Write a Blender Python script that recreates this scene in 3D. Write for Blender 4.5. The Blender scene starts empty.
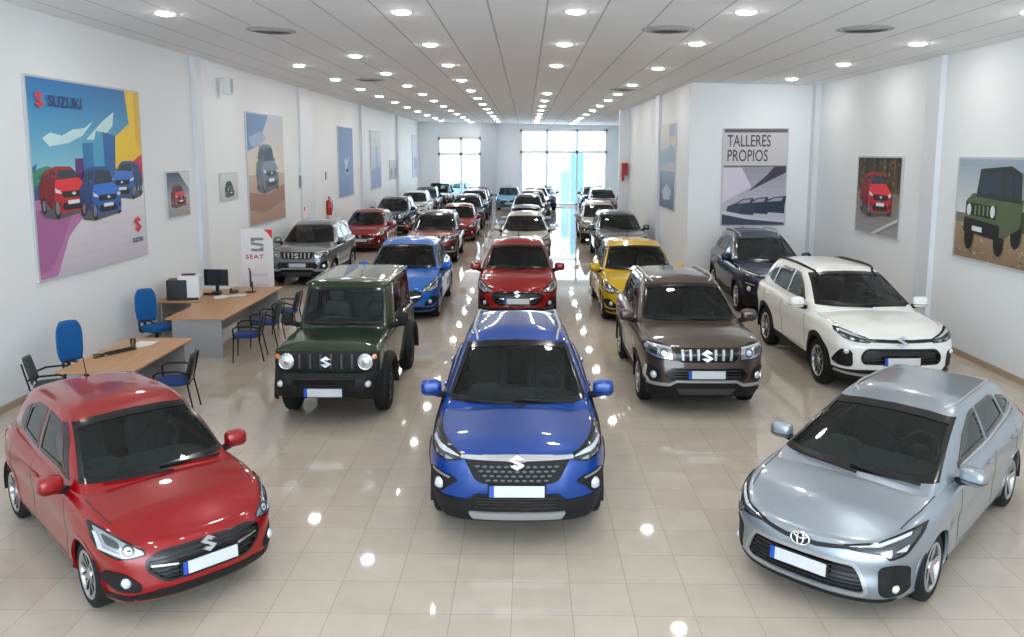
import bpy, bmesh, math, random
from mathutils import Vector, Matrix
from mathutils.bvhtree import BVHTree

SC = bpy.context.scene
COL = SC.collection
random.seed(7)

# ------------------------------------------------------------------ maths
def tab(pts):
    """smooth monotone interpolation through (x, y) pairs"""
    xs = [p[0] for p in pts]; ys = [p[1] for p in pts]; n = len(xs)
    if n == 1:
        return lambda x: ys[0]
    d = [(ys[i+1]-ys[i])/(xs[i+1]-xs[i]) for i in range(n-1)]
    m = [d[0]] + [0 if d[i-1]*d[i] <= 0 else 2*d[i-1]*d[i]/(d[i-1]+d[i]) for i in range(1, n-1)] + [d[-1]]
    def f(x):
        if x <= xs[0]: return ys[0]
        if x >= xs[-1]: return ys[-1]
        i = 0
        while x > xs[i+1]: i += 1
        h = xs[i+1]-xs[i]; t = (x-xs[i])/h
        return ((2*t**3-3*t*t+1)*ys[i] + (t**3-2*t*t+t)*h*m[i] + (-2*t**3+3*t*t)*ys[i+1] + (t**3-t*t)*h*m[i+1])
    return f

def catmull(pts, n, closed=False):
    """centripetal-ish spline through 2-D points, n samples per segment"""
    P = [tuple(p) for p in pts]; N = len(P); out = []
    segs = N if closed else N-1
    for i in range(segs):
        p1, p2 = P[i], P[(i+1) % N]
        p0 = P[i-1] if (closed or i > 0) else tuple(2*a-b for a, b in zip(p1, p2))
        p3 = P[(i+2) % N] if (closed or i+2 < N) else tuple(2*b-a for a, b in zip(p1, p2))
        l1 = math.dist(p1, p2) + 1e-9; l0 = math.dist(p0, p1) + 1e-9; l2 = math.dist(p2, p3) + 1e-9
        c = len(p1)
        m1 = [((p1[k]-p0[k])/l0*l1 + (p2[k]-p1[k]))/2 for k in range(c)]
        m2 = [((p2[k]-p1[k]) + (p3[k]-p2[k])/l2*l1)/2 for k in range(c)]
        for j in range(n if not isinstance(n, (list, tuple)) else n[i]):
            t = j/(n if not isinstance(n, (list, tuple)) else n[i])
            a, b, cc, dd = 2*t**3-3*t*t+1, t**3-2*t*t+t, -2*t**3+3*t*t, t**3-t*t
            out.append(tuple(a*p1[k]+b*m1[k]+cc*p2[k]+dd*m2[k] for k in range(c)))
    if not closed: out.append(P[-1])
    return out

def resample(pts, n, closed=False):
    P = list(pts) + ([pts[0]] if closed else [])
    L = [0]
    for a, b in zip(P, P[1:]): L.append(L[-1]+math.dist(a, b))
    out = []; i = 0
    cnt = n if closed else n-1
    for k in range(n):
        s = L[-1]*k/cnt
        while i < len(P)-2 and L[i+1] < s: i += 1
        t = 0 if L[i+1] == L[i] else (s-L[i])/(L[i+1]-L[i])
        out.append(tuple(a+(b-a)*t for a, b in zip(P[i], P[i+1])))
    return out

def dens(pts, cell, closed=True):
    out = []; N = len(pts)
    for i in range(N if closed else N-1):
        a, b = pts[i], pts[(i+1) % N]; k = max(1, math.ceil(math.dist(a, b)/cell))
        out += [(a[0]+(b[0]-a[0])*j/k, a[1]+(b[1]-a[1])*j/k) for j in range(k)]
    if not closed: out.append(pts[-1])
    return out

def rnd(pts, r, seg=5):
    """round the corners of a polygon; r one radius or one for each corner"""
    out = []; N = len(pts)
    for i in range(N):
        p0, p1, p2 = Vector(pts[i-1]), Vector(pts[i]), Vector(pts[(i+1) % N])
        rr = r[i] if isinstance(r, (list, tuple)) else r
        a = (p0-p1); b = (p2-p1); la, lb = a.length, b.length
        if rr <= 0 or la < 1e-6 or lb < 1e-6: out.append(tuple(p1)); continue
        t = min(rr, la*.48, lb*.48); A = p1+a/la*t; B = p1+b/lb*t
        for k in range(seg+1):
            u = k/seg; out.append(tuple(A*(1-u)**2+p1*2*u*(1-u)+B*u*u))
    return out

def mir(pts): return [(-x, z) for x, z in pts]
def sym(half): return list(half) + [(-x, z) for x, z in reversed(half) if abs(x) > 1e-6]
def circ(cx, cz, r, n=28, rz=None): return [(cx+r*math.cos(2*math.pi*k/n), cz+(rz or r)*math.sin(2*math.pi*k/n)) for k in range(n)]
def rect(x0, z0, x1, z1): return [(x0, z0), (x1, z0), (x1, z1), (x0, z1)]
def area2(p): return sum(p[i-1][0]*p[i][1]-p[i][0]*p[i-1][1] for i in range(len(p)))/2
def inset(pts, d):
    s = 1 if area2(pts) > 0 else -1; out = []; N = len(pts)
    for i in range(N):
        a, b, c = Vector(pts[i-1]), Vector(pts[i]), Vector(pts[(i+1) % N])
        e1 = (b-a); e2 = (c-b)
        if e1.length < 1e-7: e1 = e2
        if e2.length < 1e-7: e2 = e1
        e1 = e1.normalized(); e2 = e2.normalized()
        n1 = Vector((-e1.y, e1.x))*s; n2 = Vector((-e2.y, e2.x))*s
        n = n1+n2
        if n.length < 1e-6: n = n1
        n.normalize(); k = d/max(.45, n.dot(n1))
        out.append(tuple(b+n*k))
    return out
def inside(p, poly):
    x, y = p; r = False; N = len(poly)
    for i in range(N):
        x1, y1 = poly[i-1]; x2, y2 = poly[i]
        if (y1 > y) != (y2 > y) and x < (x2-x1)*(y-y1)/(y2-y1)+x1: r = not r
    return r

# ------------------------------------------------------------------ mesh building
class MB:
    def __init__(s): s.v = []; s.f = []; s.m = []; s.s = []
    def add(s, v, f, m=0, smooth=True):
        b = len(s.v); s.v += [tuple(p) for p in v]
        for q in f: s.f.append(tuple(b+i for i in q)); s.m.append(m); s.s.append(smooth)
        return s
    def box(s, c, d, m=0, rz=0, bev=0.0, rot=None):
        bm = bmesh.new(); bmesh.ops.create_cube(bm, size=1)
        bmesh.ops.scale(bm, vec=d, verts=bm.verts)
        if bev > 0: bmesh.ops.bevel(bm, geom=bm.edges[:], offset=min(bev, min(d)*.45), segments=2, affect='EDGES', profile=.5)
        M = Matrix.Translation(c) @ (rot.to_4x4() if rot else Matrix.Rotation(rz, 4, 'Z'))
        bmesh.ops.transform(bm, matrix=M, verts=bm.verts)
        s.from_bm(bm, m, False); bm.free(); return s
    def from_bm(s, bm, m=0, smooth=True):
        bm.verts.ensure_lookup_table(); bm.verts.index_update()
        s.add([v.co for v in bm.verts], [[v.index for v in f.verts] for f in bm.faces], m, smooth); return s
    def grid(s, rows, closed=False, m=0, smooth=True, cap0=False, cap1=False):
        """rows of equal length; closed joins the last column to the first"""
        n = len(rows[0]); v = [p for r in rows for p in r]; f = []
        for i in range(len(rows)-1):
            for j in range(n if closed else n-1):
                k = (j+1) % n; f.append((i*n+j, i*n+k, (i+1)*n+k, (i+1)*n+j))
        if cap0: f.append(tuple(reversed(range(n))))
        if cap1: f.append(tuple((len(rows)-1)*n+j for j in range(n)))
        return s.add(v, f, m, smooth)
    def tube(s, pts, r, n=8, m=0, caps=True):
        P = [Vector(p) for p in pts]; rows = []; up = None
        for i, p in enumerate(P):
            t = (P[min(i+1, len(P)-1)]-P[max(i-1, 0)]).normalized()
            if up is None:
                up = Vector((0, 0, 1)) if abs(t.z) < .9 else Vector((1, 0, 0))
            a = t.cross(up).normalized(); b = a.cross(t).normalized(); up = b
            rr = r[i] if isinstance(r, (list, tuple)) else r
            rows.append([p+(a*math.cos(2*math.pi*k/n)+b*math.sin(2*math.pi*k/n))*rr for k in range(n)])
        return s.grid(rows, True, m, True, caps, caps)
    def lathe(s, prof, axis='X', n=36, m=0, o=(0, 0, 0), smooth=True):
        """prof: (radius, along axis)"""
        rows = []
        for k in range(n):
            a = 2*math.pi*k/n; c, sn = math.cos(a), math.sin(a)
            rows.append([(o[0]+h, o[1]+r*c, o[2]+r*sn) if axis == 'X' else ((o[0]+r*c, o[1]+r*sn, o[2]+h) if axis == 'Z' else (o[0]+r*c, o[1]+h, o[2]+r*sn)) for r, h in prof])
        rows.append(rows[0])
        return s.grid(rows, False, m, smooth)
    def blob(s, c, d, e=.5, m=0, nu=20, nv=12, rot=None):
        """superellipsoid; e small = boxier"""
        def sp(x, p): return math.copysign(abs(x)**p, x)
        rows = []; R = rot or Matrix.Identity(3)
        for i in range(nv+1):
            ph = -math.pi/2+math.pi*i/nv; row = []
            for j in range(nu):
                th = 2*math.pi*j/nu
                q = Vector((sp(math.cos(ph), e)*sp(math.cos(th), e)*d[0]/2, sp(math.cos(ph), e)*sp(math.sin(th), e)*d[1]/2, sp(math.sin(ph), e)*d[2]/2))
                row.append(R @ q+Vector(c))
            rows.append(row)
        return s.grid(rows, True, m)
    def prism(s, outl, y0, y1, m=0, M=None, smooth=False):
        """2-D outline (x,z) extruded along y; M optional matrix"""
        n = len(outl); a = [Vector((x, y0, z)) for x, z in outl]; b = [Vector((x, y1, z)) for x, z in outl]
        v = a+b
        if M: v = [M @ p for p in v]
        f = [tuple(range(n)), tuple(reversed(range(n, 2*n)))]+[(i, i+n, (i+1) % n+n, (i+1) % n) for i in range(n)]
        return s.add(v, f, m, smooth)
    def build(s, name, mats, parent=None, loc=None, recalc=True):
        me = bpy.data.meshes.new(name)
        me.from_pydata(s.v, [], s.f)
        for mt in (mats if isinstance(mats, (list, tuple)) else [mats]): me.materials.append(mt)
        me.polygons.foreach_set('material_index', s.m)
        me.polygons.foreach_set('use_smooth', s.s)
        if recalc:
            bm = bmesh.new(); bm.from_mesh(me)
            bmesh.ops.remove_doubles(bm, verts=bm.verts, dist=1e-5)
            bmesh.ops.recalc_face_normals(bm, faces=bm.faces)
            bm.to_mesh(me); bm.free()
        me.update()
        o = bpy.data.objects.new(name, me); COL.objects.link(o)
        if parent: o.parent = parent
        if loc: o.location = loc
        return o

def tag(o, label=None, cat=None, group=None, kind=None):
    if label: o['label'] = label
    if cat: o['category'] = cat
    if group: o['group'] = group
    if kind: o['kind'] = kind
    return o
def empty(name, loc=(0, 0, 0), rz=0, label=None, cat=None, group=None):
    o = bpy.data.objects.new(name, None); COL.objects.link(o)
    o.empty_display_size = .2
    o.location = loc; o.rotation_euler = (0, 0, rz)
    return tag(o, label, cat, group)
def struct(name, mb, mats, recalc=True):
    return tag(mb.build(name, mats, recalc=recalc), kind='structure')

def copy_tree(o, parent=None):
    c = o.copy(); COL.objects.link(c)
    if parent: c.parent = parent; c.matrix_parent_inverse = o.matrix_parent_inverse
    for ch in list(o.children): copy_tree(ch, c)
    return c

# ------------------------------------------------------------------ materials
MATS = {}
def mat(name, col, rough=.5, metal=0., coat=0., spec=.5, emis=0., trans=0.):
    if name in MATS: return MATS[name]
    m = bpy.data.materials.new(name); m.use_nodes = True
    b = m.node_tree.nodes['Principled BSDF']
    b.inputs['Base Color'].default_value = (*col, 1)
    b.inputs['Roughness'].default_value = rough
    b.inputs['Metallic'].default_value = metal
    b.inputs['Coat Weight'].default_value = coat
    b.inputs['Coat Roughness'].default_value = .03
    b.inputs['Specular IOR Level'].default_value = spec
    if emis:
        b.inputs['Emission Color'].default_value = (*col, 1); b.inputs['Emission Strength'].default_value = emis
    MATS[name] = m; return m
def srgb(r, g, b):
    f = lambda c: (c/255/12.92) if c/255 <= .04045 else ((c/255+.055)/1.055)**2.4
    return (f(r), f(g), f(b))
def glass_mat(name, tint, gloss=.06):
    m = bpy.data.materials.new(name); m.use_nodes = True
    nt = m.node_tree; nt.nodes.clear()
    out = nt.nodes.new('ShaderNodeOutputMaterial'); mx = nt.nodes.new('ShaderNodeMixShader')
    t = nt.nodes.new('ShaderNodeBsdfTransparent'); g = nt.nodes.new('ShaderNodeBsdfGlossy')
    fr = nt.nodes.new('ShaderNodeFresnel'); fr.inputs['IOR'].default_value = 1.5
    t.inputs['Color'].default_value = (*tint, 1); g.inputs['Roughness'].default_value = .01
    g.inputs['Color'].default_value = (.95, 1, 1, 1)
    nt.links.new(fr.outputs[0], mx.inputs[0]); nt.links.new(t.outputs[0], mx.inputs[1]); nt.links.new(g.outputs[0], mx.inputs[2])
    nt.links.new(mx.outputs[0], out.inputs[0])
    MATS[name] = m; return m
def paint(name, rgb, metal=.0, rough=.35, spec=.2):
    return mat('paint_'+name, srgb(*rgb), rough, metal, 1.0, spec)

BLACK = mat('black_plastic', (.011, .011, .012), .6, spec=.25)
GLOSSBLK = mat('gloss_black', (.008, .008, .009), .15, spec=.4, coat=.15)
RUBBER = mat('tyre_rubber', (.016, .016, .017), .8, spec=.2)
CHROME = mat('chrome', (.82, .83, .84), .12, 1.)
ALLOY = mat('alloy_silver', (.55, .56, .58), .3, .9)
ALLOYD = mat('alloy_dark', (.03, .03, .032), .4, .4)
SILVERP = mat('silver_trim', (.42, .43, .44), .38, .6)
LENS = mat('lamp_lens', (.6, .65, .7), .08, .3, 1.)
LAMPD = mat('lamp_housing_dark', (.035, .04, .045), .12, .3, 1.)
LAMPM = mat('lamp_housing_bright', (.38, .41, .44), .14, .75, 1.)
AMBER = mat('amber_lens', (.6, .18, .02), .15, coat=1)
REDLENS = mat('tail_lens', (.35, .008, .012), .12, coat=1)
CHARC = mat('charcoal_plastic', (.045, .047, .05), .5)
BADGE = mat('badge_silver', (.52, .53, .55), .28, .85)
PLATEW = mat('plate_white', (.56, .58, .61), .4)
PLATEB = mat('plate_blue', (.012, .07, .42), .35)
SEATM = mat('seat_cloth', (.07, .074, .078), .85)
DASH = mat('dash_plastic', (.045, .048, .05), .6)
GLASS = glass_mat('car_glass', (.60, .70, .69))
GLASSD = glass_mat('car_glass_privacy', (.12, .14, .15))
MIRRORM = mat('mirror_silver', (.7, .75, .78), .03, 1.)
BODY = paint('blue_pearl', (0, 60, 140), .25, .35)
# ------------------------------------------------------------------ car builder
def front_arc_half(w, yf, b):     # half plan of the front of the cabin
    return [(0, yf), (.45*w, yf+.10*b), (.78*w, yf+.42*b), (.93*w, yf+.95*b), (w, yf+2.3*b)]

class Car:
    """y is measured from the nose backwards while describing, and centred when built"""
    def __init__(s, S):
        s.S = S; s.L = S['L']; s.o = s.L/2
        s.root = empty(S['name'])
        s.parts = []
        s.cuts_low = []; s.cuts_cab = []
        s.lower(); s.cabin()

    # ---- hull
    def lower(s):
        S = s.S
        half = resample(catmull(S['plan'], 10), 190)
        ring = half+[(-x, y) for x, y in reversed(half[1:-1])]
        n = len(ring); nor = []
        for i in range(n):
            a, b = ring[i-1], ring[(i+1) % n]; t = (b[0]-a[0], b[1]-a[1]); l = math.hypot(*t)
            nor.append((t[1]/l, -t[0]/l))
        zb, ze, zc = tab(S['zb']), tab(S['edge']), tab(S['center'])
        F, D, R = tab(S['fprof']), tab(S['sprof']), tab(S['rprof'])
        fl = S.get('flare', 0); ax = S['axles']
        lv = S.get('levels', 28); rows = []; flags = []
        ts = [(j/lv) for j in range(lv+1)]
        ts = ts[:-1]+[.985, 1.0]
        tcl = S.get('clad', 0)
        for t in ts:
            row = []
            for (x, y), (nx, ny) in zip(ring, nor):
                wf, ws, wr = max(0, -ny)**2, nx*nx, max(0, ny)**2
                z0, z1 = zb(y), ze(y)
                d = wf*F(t)+ws*D(t)+wr*R(t)
                if fl:
                    z = z0+t*(z1-z0)
                    for ya in ax:
                        d -= ws*fl*math.exp(-((y-ya)/.36)**4)*max(0, 1-(abs(z-.48)/.42)**2)
                row.append((x-nx*d, y-ny*d-s.o, z0+t*(z1-z0)))
            rows.append(row)
        edge = rows[-1]
        ya, yb = S.get('spine', (.55, s.L-.5))
        ns = 14
        for k in range(1, ns+1):
            q = k/ns; row = []
            for (x, y, z) in edge:
                yy = y+s.o; ys = min(max(yy, ya), yb)
                px, py = x*(1-q), yy*(1-q)+ys*q
                h = 1-(1-q)**S.get('crown_pow', 2.2)
                row.append((px, py-s.o, z*(1-h)+zc(py)*h))
            rows.append(row)
        me = MB().grid(rows, True); me.f = [tuple(reversed(q)) for q in me.f] if s.inward(me.v, me.f[n//4]) else me.f
        s.low_v = [Vector(v) for v in me.v]; s.low_f = me.f
        s.low_nring = n; s.low_side_rows = len(ts)
        s.low_bottom = [rows[0]]
        s.bvh_low = BVHTree.FromPolygons(s.low_v, s.low_f)
        s.clad_rows = int(round(tcl*lv))

    def inward(s, v, f):
        a, b, c = (Vector(v[i]) for i in f[:3]); n = (b-a).cross(c-a)
        return n.x*a.x+n.y*a.y < 0

    def cab_outline(s, z):
        c = s.cabf; yf, yr, w, b, rb = (f(z) for f in c)
        tp = s.tap
        front = front_arc_half(w, yf, b)
        rear = [(w, yr-2.4*rb), (.94*w, yr-1.0*rb), (.79*w, yr-.42*rb), (.45*w, yr-.10*rb), (0, yr)]
        y0, y1 = front[-1][1], rear[0][1]
        side = [(w, y0+(y1-y0)*q) for q in (.2, .4, .6, .8)]
        cs = catmull(front+side+rear, [7, 7, 7, 9]+[9]*5+[8, 6, 6, 6])
        return [(x*tp(y), y) for x, y in cs]

    def cabin(s):
        S = s.S; rg = S['cab']   # (z, yf, yr, w)
        s.cabf = [tab([(r[0], r[1]) for r in rg]), tab([(r[0], r[2]) for r in rg]), tab([(r[0], r[3]) for r in rg]),
                  tab([(rg[0][0], S['bow'][0]), (rg[-1][0], S['bow'][1])]), tab([(rg[0][0], S['rbow'][0]), (rg[-1][0], S['rbow'][1])])]
        s.tap = tab(S['taper'])
        dr = tab(S['droop'])
        z0, z1 = rg[0][0], rg[-1][0]; nz = S.get('cabrows', 30); rows = []
        zr = [z0+(z1-z0)*(1-(1-j/nz)**1.15) for j in range(nz+1)]
        for z in zr:
            half = s.cab_outline(z)
            full = half+[(-x, y) for x, y in reversed(half[1:-1])]
            rows.append([(x, y-s.o, z+dr(y)*max(0, (z-z0)/(z1-z0))**1.5) for x, y in full])
        edge = rows[-1]; ys = [p[1] for p in edge]; ya, yb = min(ys)+.35, max(ys)-.35
        cr = S['crown']; ns = 10
        for k in range(1, ns+1):
            q = k/ns; row = []
            for (x, y, z) in edge:
                sy = min(max(y, ya), yb); py = y*(1-q)+sy*q
                row.append((x*(1-q), py, z1+dr(py+s.o)*1.0+cr*(1-(1-q)**2.4)))
            rows.append(row)
        me = MB().grid(rows, True); me.f = [tuple(reversed(q)) for q in me.f] if s.inward(me.v, me.f[len(edge)//4]) else me.f
        s.cab_v = [Vector(v) for v in me.v]; s.cab_f = me.f; s.cab_edge = edge
        s.bvh_cab = BVHTree.FromPolygons(s.cab_v, s.cab_f)

    # ---- projection
    def ray(s, proj, a, b, bvh):
        if proj == 'F': o, d = Vector((a, -9, b)), Vector((0, 1, 0))
        elif proj == 'B': o, d = Vector((a, 9, b)), Vector((0, -1, 0))
        elif proj == 'R': o, d = Vector((9, a-s.o, b)), Vector((-1, 0, 0))
        elif proj == 'L': o, d = Vector((-9, a-s.o, b)), Vector((1, 0, 0))
        else: o, d = Vector((a, b-s.o, 9)), Vector((0, 0, -1))
        h = bvh.ray_cast(o, d)
        if h[0] is None:
            q = Vector(o); 
            if proj in 'FB': q.y = (-1 if proj == 'F' else 1)*s.o*.92
            elif proj in 'RL': q.x = (1 if proj == 'R' else -1)*s.S['hw']*.9
            else: q.z = 1.0
            h = bvh.find_nearest(q)
            n = h[1]; n = n if n.dot(d) < 0 else -n
            return h[0], n
        n = h[1]; n = n if n.dot(d) < 0 else -n
        return h[0], n

    def shell(s, v2, f2, proj, where, off, th):
        bvh = s.bvh_low if where == 'low' else s.bvh_cab
        top, low, nn = [], [], []
        for a, b in v2:
            p, n = s.ray(proj, a, b, bvh)
            top.append(p+n*off); low.append(p+n*(off-th)); nn.append(n)
        f3 = []
        for f in f2:
            a, b, c = top[f[0]], top[f[1]], top[f[2]]
            f3.append(tuple(reversed(f)) if (b-a).cross(c-a).dot(nn[f[0]]+nn[f[1]]+nn[f[2]]) < 0 else f)
        f2 = f3
        mb = MB(); mb.add(top, f2)
        cnt = {}
        for f in f2:
            for i in range(len(f)):
                e = (f[i], f[(i+1) % len(f)]); k = (min(e), max(e)); cnt.setdefault(k, []).append(e)
        v, q = [], []
        for k, es in cnt.items():
            if len(es) == 1:
                i, j = es[0]; b = len(v); v += [top[i], top[j], low[j], low[i]]; q.append((b+1, b, b+3, b+2))
        mb.add(v, q, smooth=False)
        return mb

    def fill(s, outl, cell):
        outl = dens(outl, cell)
        bm = bmesh.new(); vs = [bm.verts.new((a, b, 0)) for a, b in outl]; bm.faces.new(vs)
        xs = [p[0] for p in outl]; ys = [p[1] for p in outl]
        for lo, hi, k in ((min(xs), max(xs), 0), (min(ys), max(ys), 1)):
            c = lo+cell*.513
            while c < hi:
                co = [0, 0, 0]; no = [0, 0, 0]; co[k] = c; no[k] = 1
                bmesh.ops.bisect_plane(bm, geom=bm.verts[:]+bm.edges[:]+bm.faces[:], dist=1e-6, plane_co=co, plane_no=no); c += cell
        big = [f for f in bm.faces if len(f.verts) > 4]
        if big: bmesh.ops.triangulate(bm, faces=big)
        bm.verts.index_update()
        r = [(v.co.x, v.co.y) for v in bm.verts], [tuple(v.index for v in f.verts) for f in bm.faces]
        bm.free(); return r

    def put(s, name, mb, m, parent=None, label=None):
        o = mb.build(name, m, parent or s.root, recalc=False)
        if label: o['label'] = label
        return o

    def patch(s, name, outl, m, proj='F', where='low', off=.006, th=.014, cell=.035, parent=None, label=None):
        v, f = s.fill(outl, cell)
        return s.put(name, s.shell(v, f, proj, where, off, th), m, parent, label)

    def ring(s, outer, inner, proj, where, off, th, rows=3):
        n = len(outer); v = []
        for k in range(rows+1):
            t = k/rows; v += [(a[0]+(b[0]-a[0])*t, a[1]+(b[1]-a[1])*t) for a, b in zip(outer, inner)]
        f = [(k*n+i, k*n+(i+1) % n, (k+1)*n+(i+1) % n, (k+1)*n+i) for k in range(rows) for i in range(n)]
        return s.shell(v, f, proj, where, off, th)

    def frame(s, name, outl, w, m, proj='F', where='low', off=.007, th=.016, parent=None, label=None, cell=.03):
        o = dens(outl, cell); i = inset(o, w)
        return s.put(name, s.ring(o, i, proj, where, off, th), m, parent, label)

    def strip(s, name, path, w, m, proj='F', where='low', off=.003, th=.008, parent=None, closed=False, cell=.04, label=None, mb0=None):
        P = dens(path, cell, closed); n = len(P); A, B = [], []
        for i in range(n):
            a = Vector(P[i-1] if (closed or i) else P[i]); c = Vector(P[(i+1) % n] if (closed or i < n-1) else P[i])
            t = (c-a).normalized(); nn = Vector((-t.y, t.x))*w/2; p = Vector(P[i]); A.append(tuple(p+nn)); B.append(tuple(p-nn))
        v = A+B; f = [(i, (i+1) % n, n+(i+1) % n, n+i) for i in range(n if closed else n-1)]
        mb = s.shell(v, f, proj, where, off, th)
        if mb0 is not None: mb0.add(mb.v, mb.f); return mb0
        return s.put(name, mb, m, parent, label)

    def recess(s, name, outl, m, depth=.03, fw=.022, fm=None, proj='F', where='low', cell=.035, label=None, fname='grille_surround'):
        """an opening cut into the hull with a sunk panel and a rim frame"""
        (s.cuts_low if where == 'low' else s.cuts_cab).append((proj, outl))
        ins = inset(dens(outl, .03), fw*.6)
        v, f = s.fill(ins, cell)
        o = s.put(name, s.shell(v, f, proj, where, -depth, -depth-.004), m, None, label)
        s.frame(fname, outl, fw, fm or BLACK, proj, where, .006, .02, parent=o)
        return o

    def window(s, name, outl, proj, fw=.05, glass=None, frit=None):
        s.cuts_cab.append((proj, outl))
        v, f = s.fill(inset(dens(outl, .03), fw*.55), .06)
        g = s.put(name, s.shell(v, f, proj, 'cab', -.004, .0), glass or GLASS)
        s.frame('window_seal', outl, fw, frit or GLOSSBLK, proj, 'cab', .004, .016, parent=g)
        return g

    def finish_hull(s):
        S = s.S
        def cut(vs, fs, cuts, extra=None):
            out = []
            pol = [(p, o, [min(q[0] for q in o), max(q[0] for q in o), min(q[1] for q in o), max(q[1] for q in o)]) for p, o in cuts]
            for fi, f in enumerate(fs):
                P = [vs[i] for i in f]
                n = (P[2]-P[0]).cross(P[3 % len(P)]-P[1]) if len(P) > 3 else (P[1]-P[0]).cross(P[2]-P[0])
                drop = False
                c = sum(P, Vector())/len(P)
                for p, o, bb in pol:
                    if p == 'F' and not c.y < 0 or p == 'B' and not c.y > 0 or p == 'R' and not c.x > 0 or p == 'L' and not c.x < 0: continue
                    q = [(v.x, v.z) if p in 'FB' else ((v.y+s.o, v.z) if p in 'RL' else (v.x, v.y+s.o)) for v in P]
                    if any(a < bb[0] or a > bb[1] or b < bb[2] or b > bb[3] for a, b in q): continue
                    if p in 'FB' and abs(n.normalized().y) < .12 or p in 'RL' and abs(n.normalized().x) < .3: continue
                    if all(inside(a, o) for a in q): drop = True; break
                if not drop and extra and extra(c): drop = True
                if not drop: out.append(fi)
            return out
        ra = S['ra']
        for ya in S['axles']:
            arc = circ(ya, S['wr'], ra+.02, 40)
            s.cuts_low.append(('R', arc)); s.cuts_low.append(('L', arc))
        zt = S['tub']; tub = [(x*.95, y) for x, y in s.cab_outline(zt)]
        tub = tub+[(-x, y) for x, y in reversed(tub)]
        ylo = min(p[1] for p in tub); tubc = [(x, (y-ylo)*.98+ylo+.02) for x, y in tub]
        side_n = s.low_nring*(s.low_side_rows-1)
        keep = cut(s.low_v, s.low_f, s.cuts_low, lambda c: c.z > zt-.12 and inside((c.x, c.y+s.o), tubc))
        ncl = s.clad_rows*s.low_nring
        mb = MB(); mb.add(s.low_v, [s.low_f[i] for i in keep if i >= ncl])
        o = s.put('body_shell', mb, BODY)
        if ncl:
            mb = MB(); mb.add(s.low_v, [s.low_f[i] for i in keep if i < ncl]); s.put('lower_cladding', mb, BLACK)
        # underbody
        b = s.low_bottom[0]; mb = MB(); mb.add([(x, y, z+.004) for x, y, z in b], [tuple(range(len(b)))], smooth=False)
        s.put('underbody', mb, BLACK)
        keep = cut(s.cab_v, s.cab_f, s.cuts_cab)
        mb = MB(); mb.add(s.cab_v, [s.cab_f[i] for i in keep]); s.put('cabin_shell', mb, BODY)
        # interior
        mb = MB()
        h = tub[:]
        r0 = [(x, y-s.o, zt+.0) for x, y in h]; r1 = [(x*.99, y-s.o, .42) for x, y in h]
        mb.grid([r0, r1], True, cap1=True); tubo = s.put('cabin_interior', mb, DASH)
        w = s.cabf[2](zt)*.9; yf = s.cabf[0](zt)
        mb = MB().blob((0, yf+.42-s.o, zt-.10), (2*w, .8, .24), .55, nu=28)
        mb.blob((-.36, yf+.72-s.o, zt-.02), (.36, .2, .14), .7)
        s.put('dashboard', mb, DASH, tubo)
        for sx in (-.36, .36):
            y0 = S['seat']; zs = .52 if S['H'] < 1.55 else .6
            mb = MB().blob((sx, y0-s.o, zs), (.5, .55, .2), .45)
            mb.blob((sx, y0+.33-s.o, zs+.36), (.48, .17, .68), .5, rot=Matrix.Rotation(-.28, 3, 'X'))
            mb.blob((sx, y0+.45-s.o, zs+.76), (.27, .10, .17), .6, rot=Matrix.Rotation(-.2, 3, 'X'))
            s.put('front_seat', mb, SEATM, tubo)
        mb = MB().blob((0, S['seat']+1.2-s.o, zs+.34), (1.2, .17, .66), .4, rot=Matrix.Rotation(-.3, 3, 'X')); s.put('rear_bench', mb, SEATM, tubo)
        # steering wheel (car's left is +x because the nose points to -y)
        mb = MB(); cx, cy, cz = .36, yf+.93-s.o, zt+.02
        R = Matrix.Rotation(1.15, 3, 'X')
        pts = [R @ Vector((.185*math.cos(a*math.pi/12), .185*math.sin(a*math.pi/12), 0))+Vector((cx, cy, cz)) for a in range(25)]
        mb.tube(pts, .016, 8, caps=False)
        mb.blob((cx, cy, cz), (.15, .08, .12), .7)
        mb.box((cx, cy, cz), (.34, .02, .03)); s.put('steering_wheel', mb, DASH, tubo)
        # rear-view mirror
        zz = s.cab_edge[0][2]-.07; ym = s.cab_edge[0][1]-.02
        s.put('interior_mirror', MB().blob((0, ym+.02, zz-.03), (.24, .05, .07), .5), BLACK, tubo)

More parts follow.
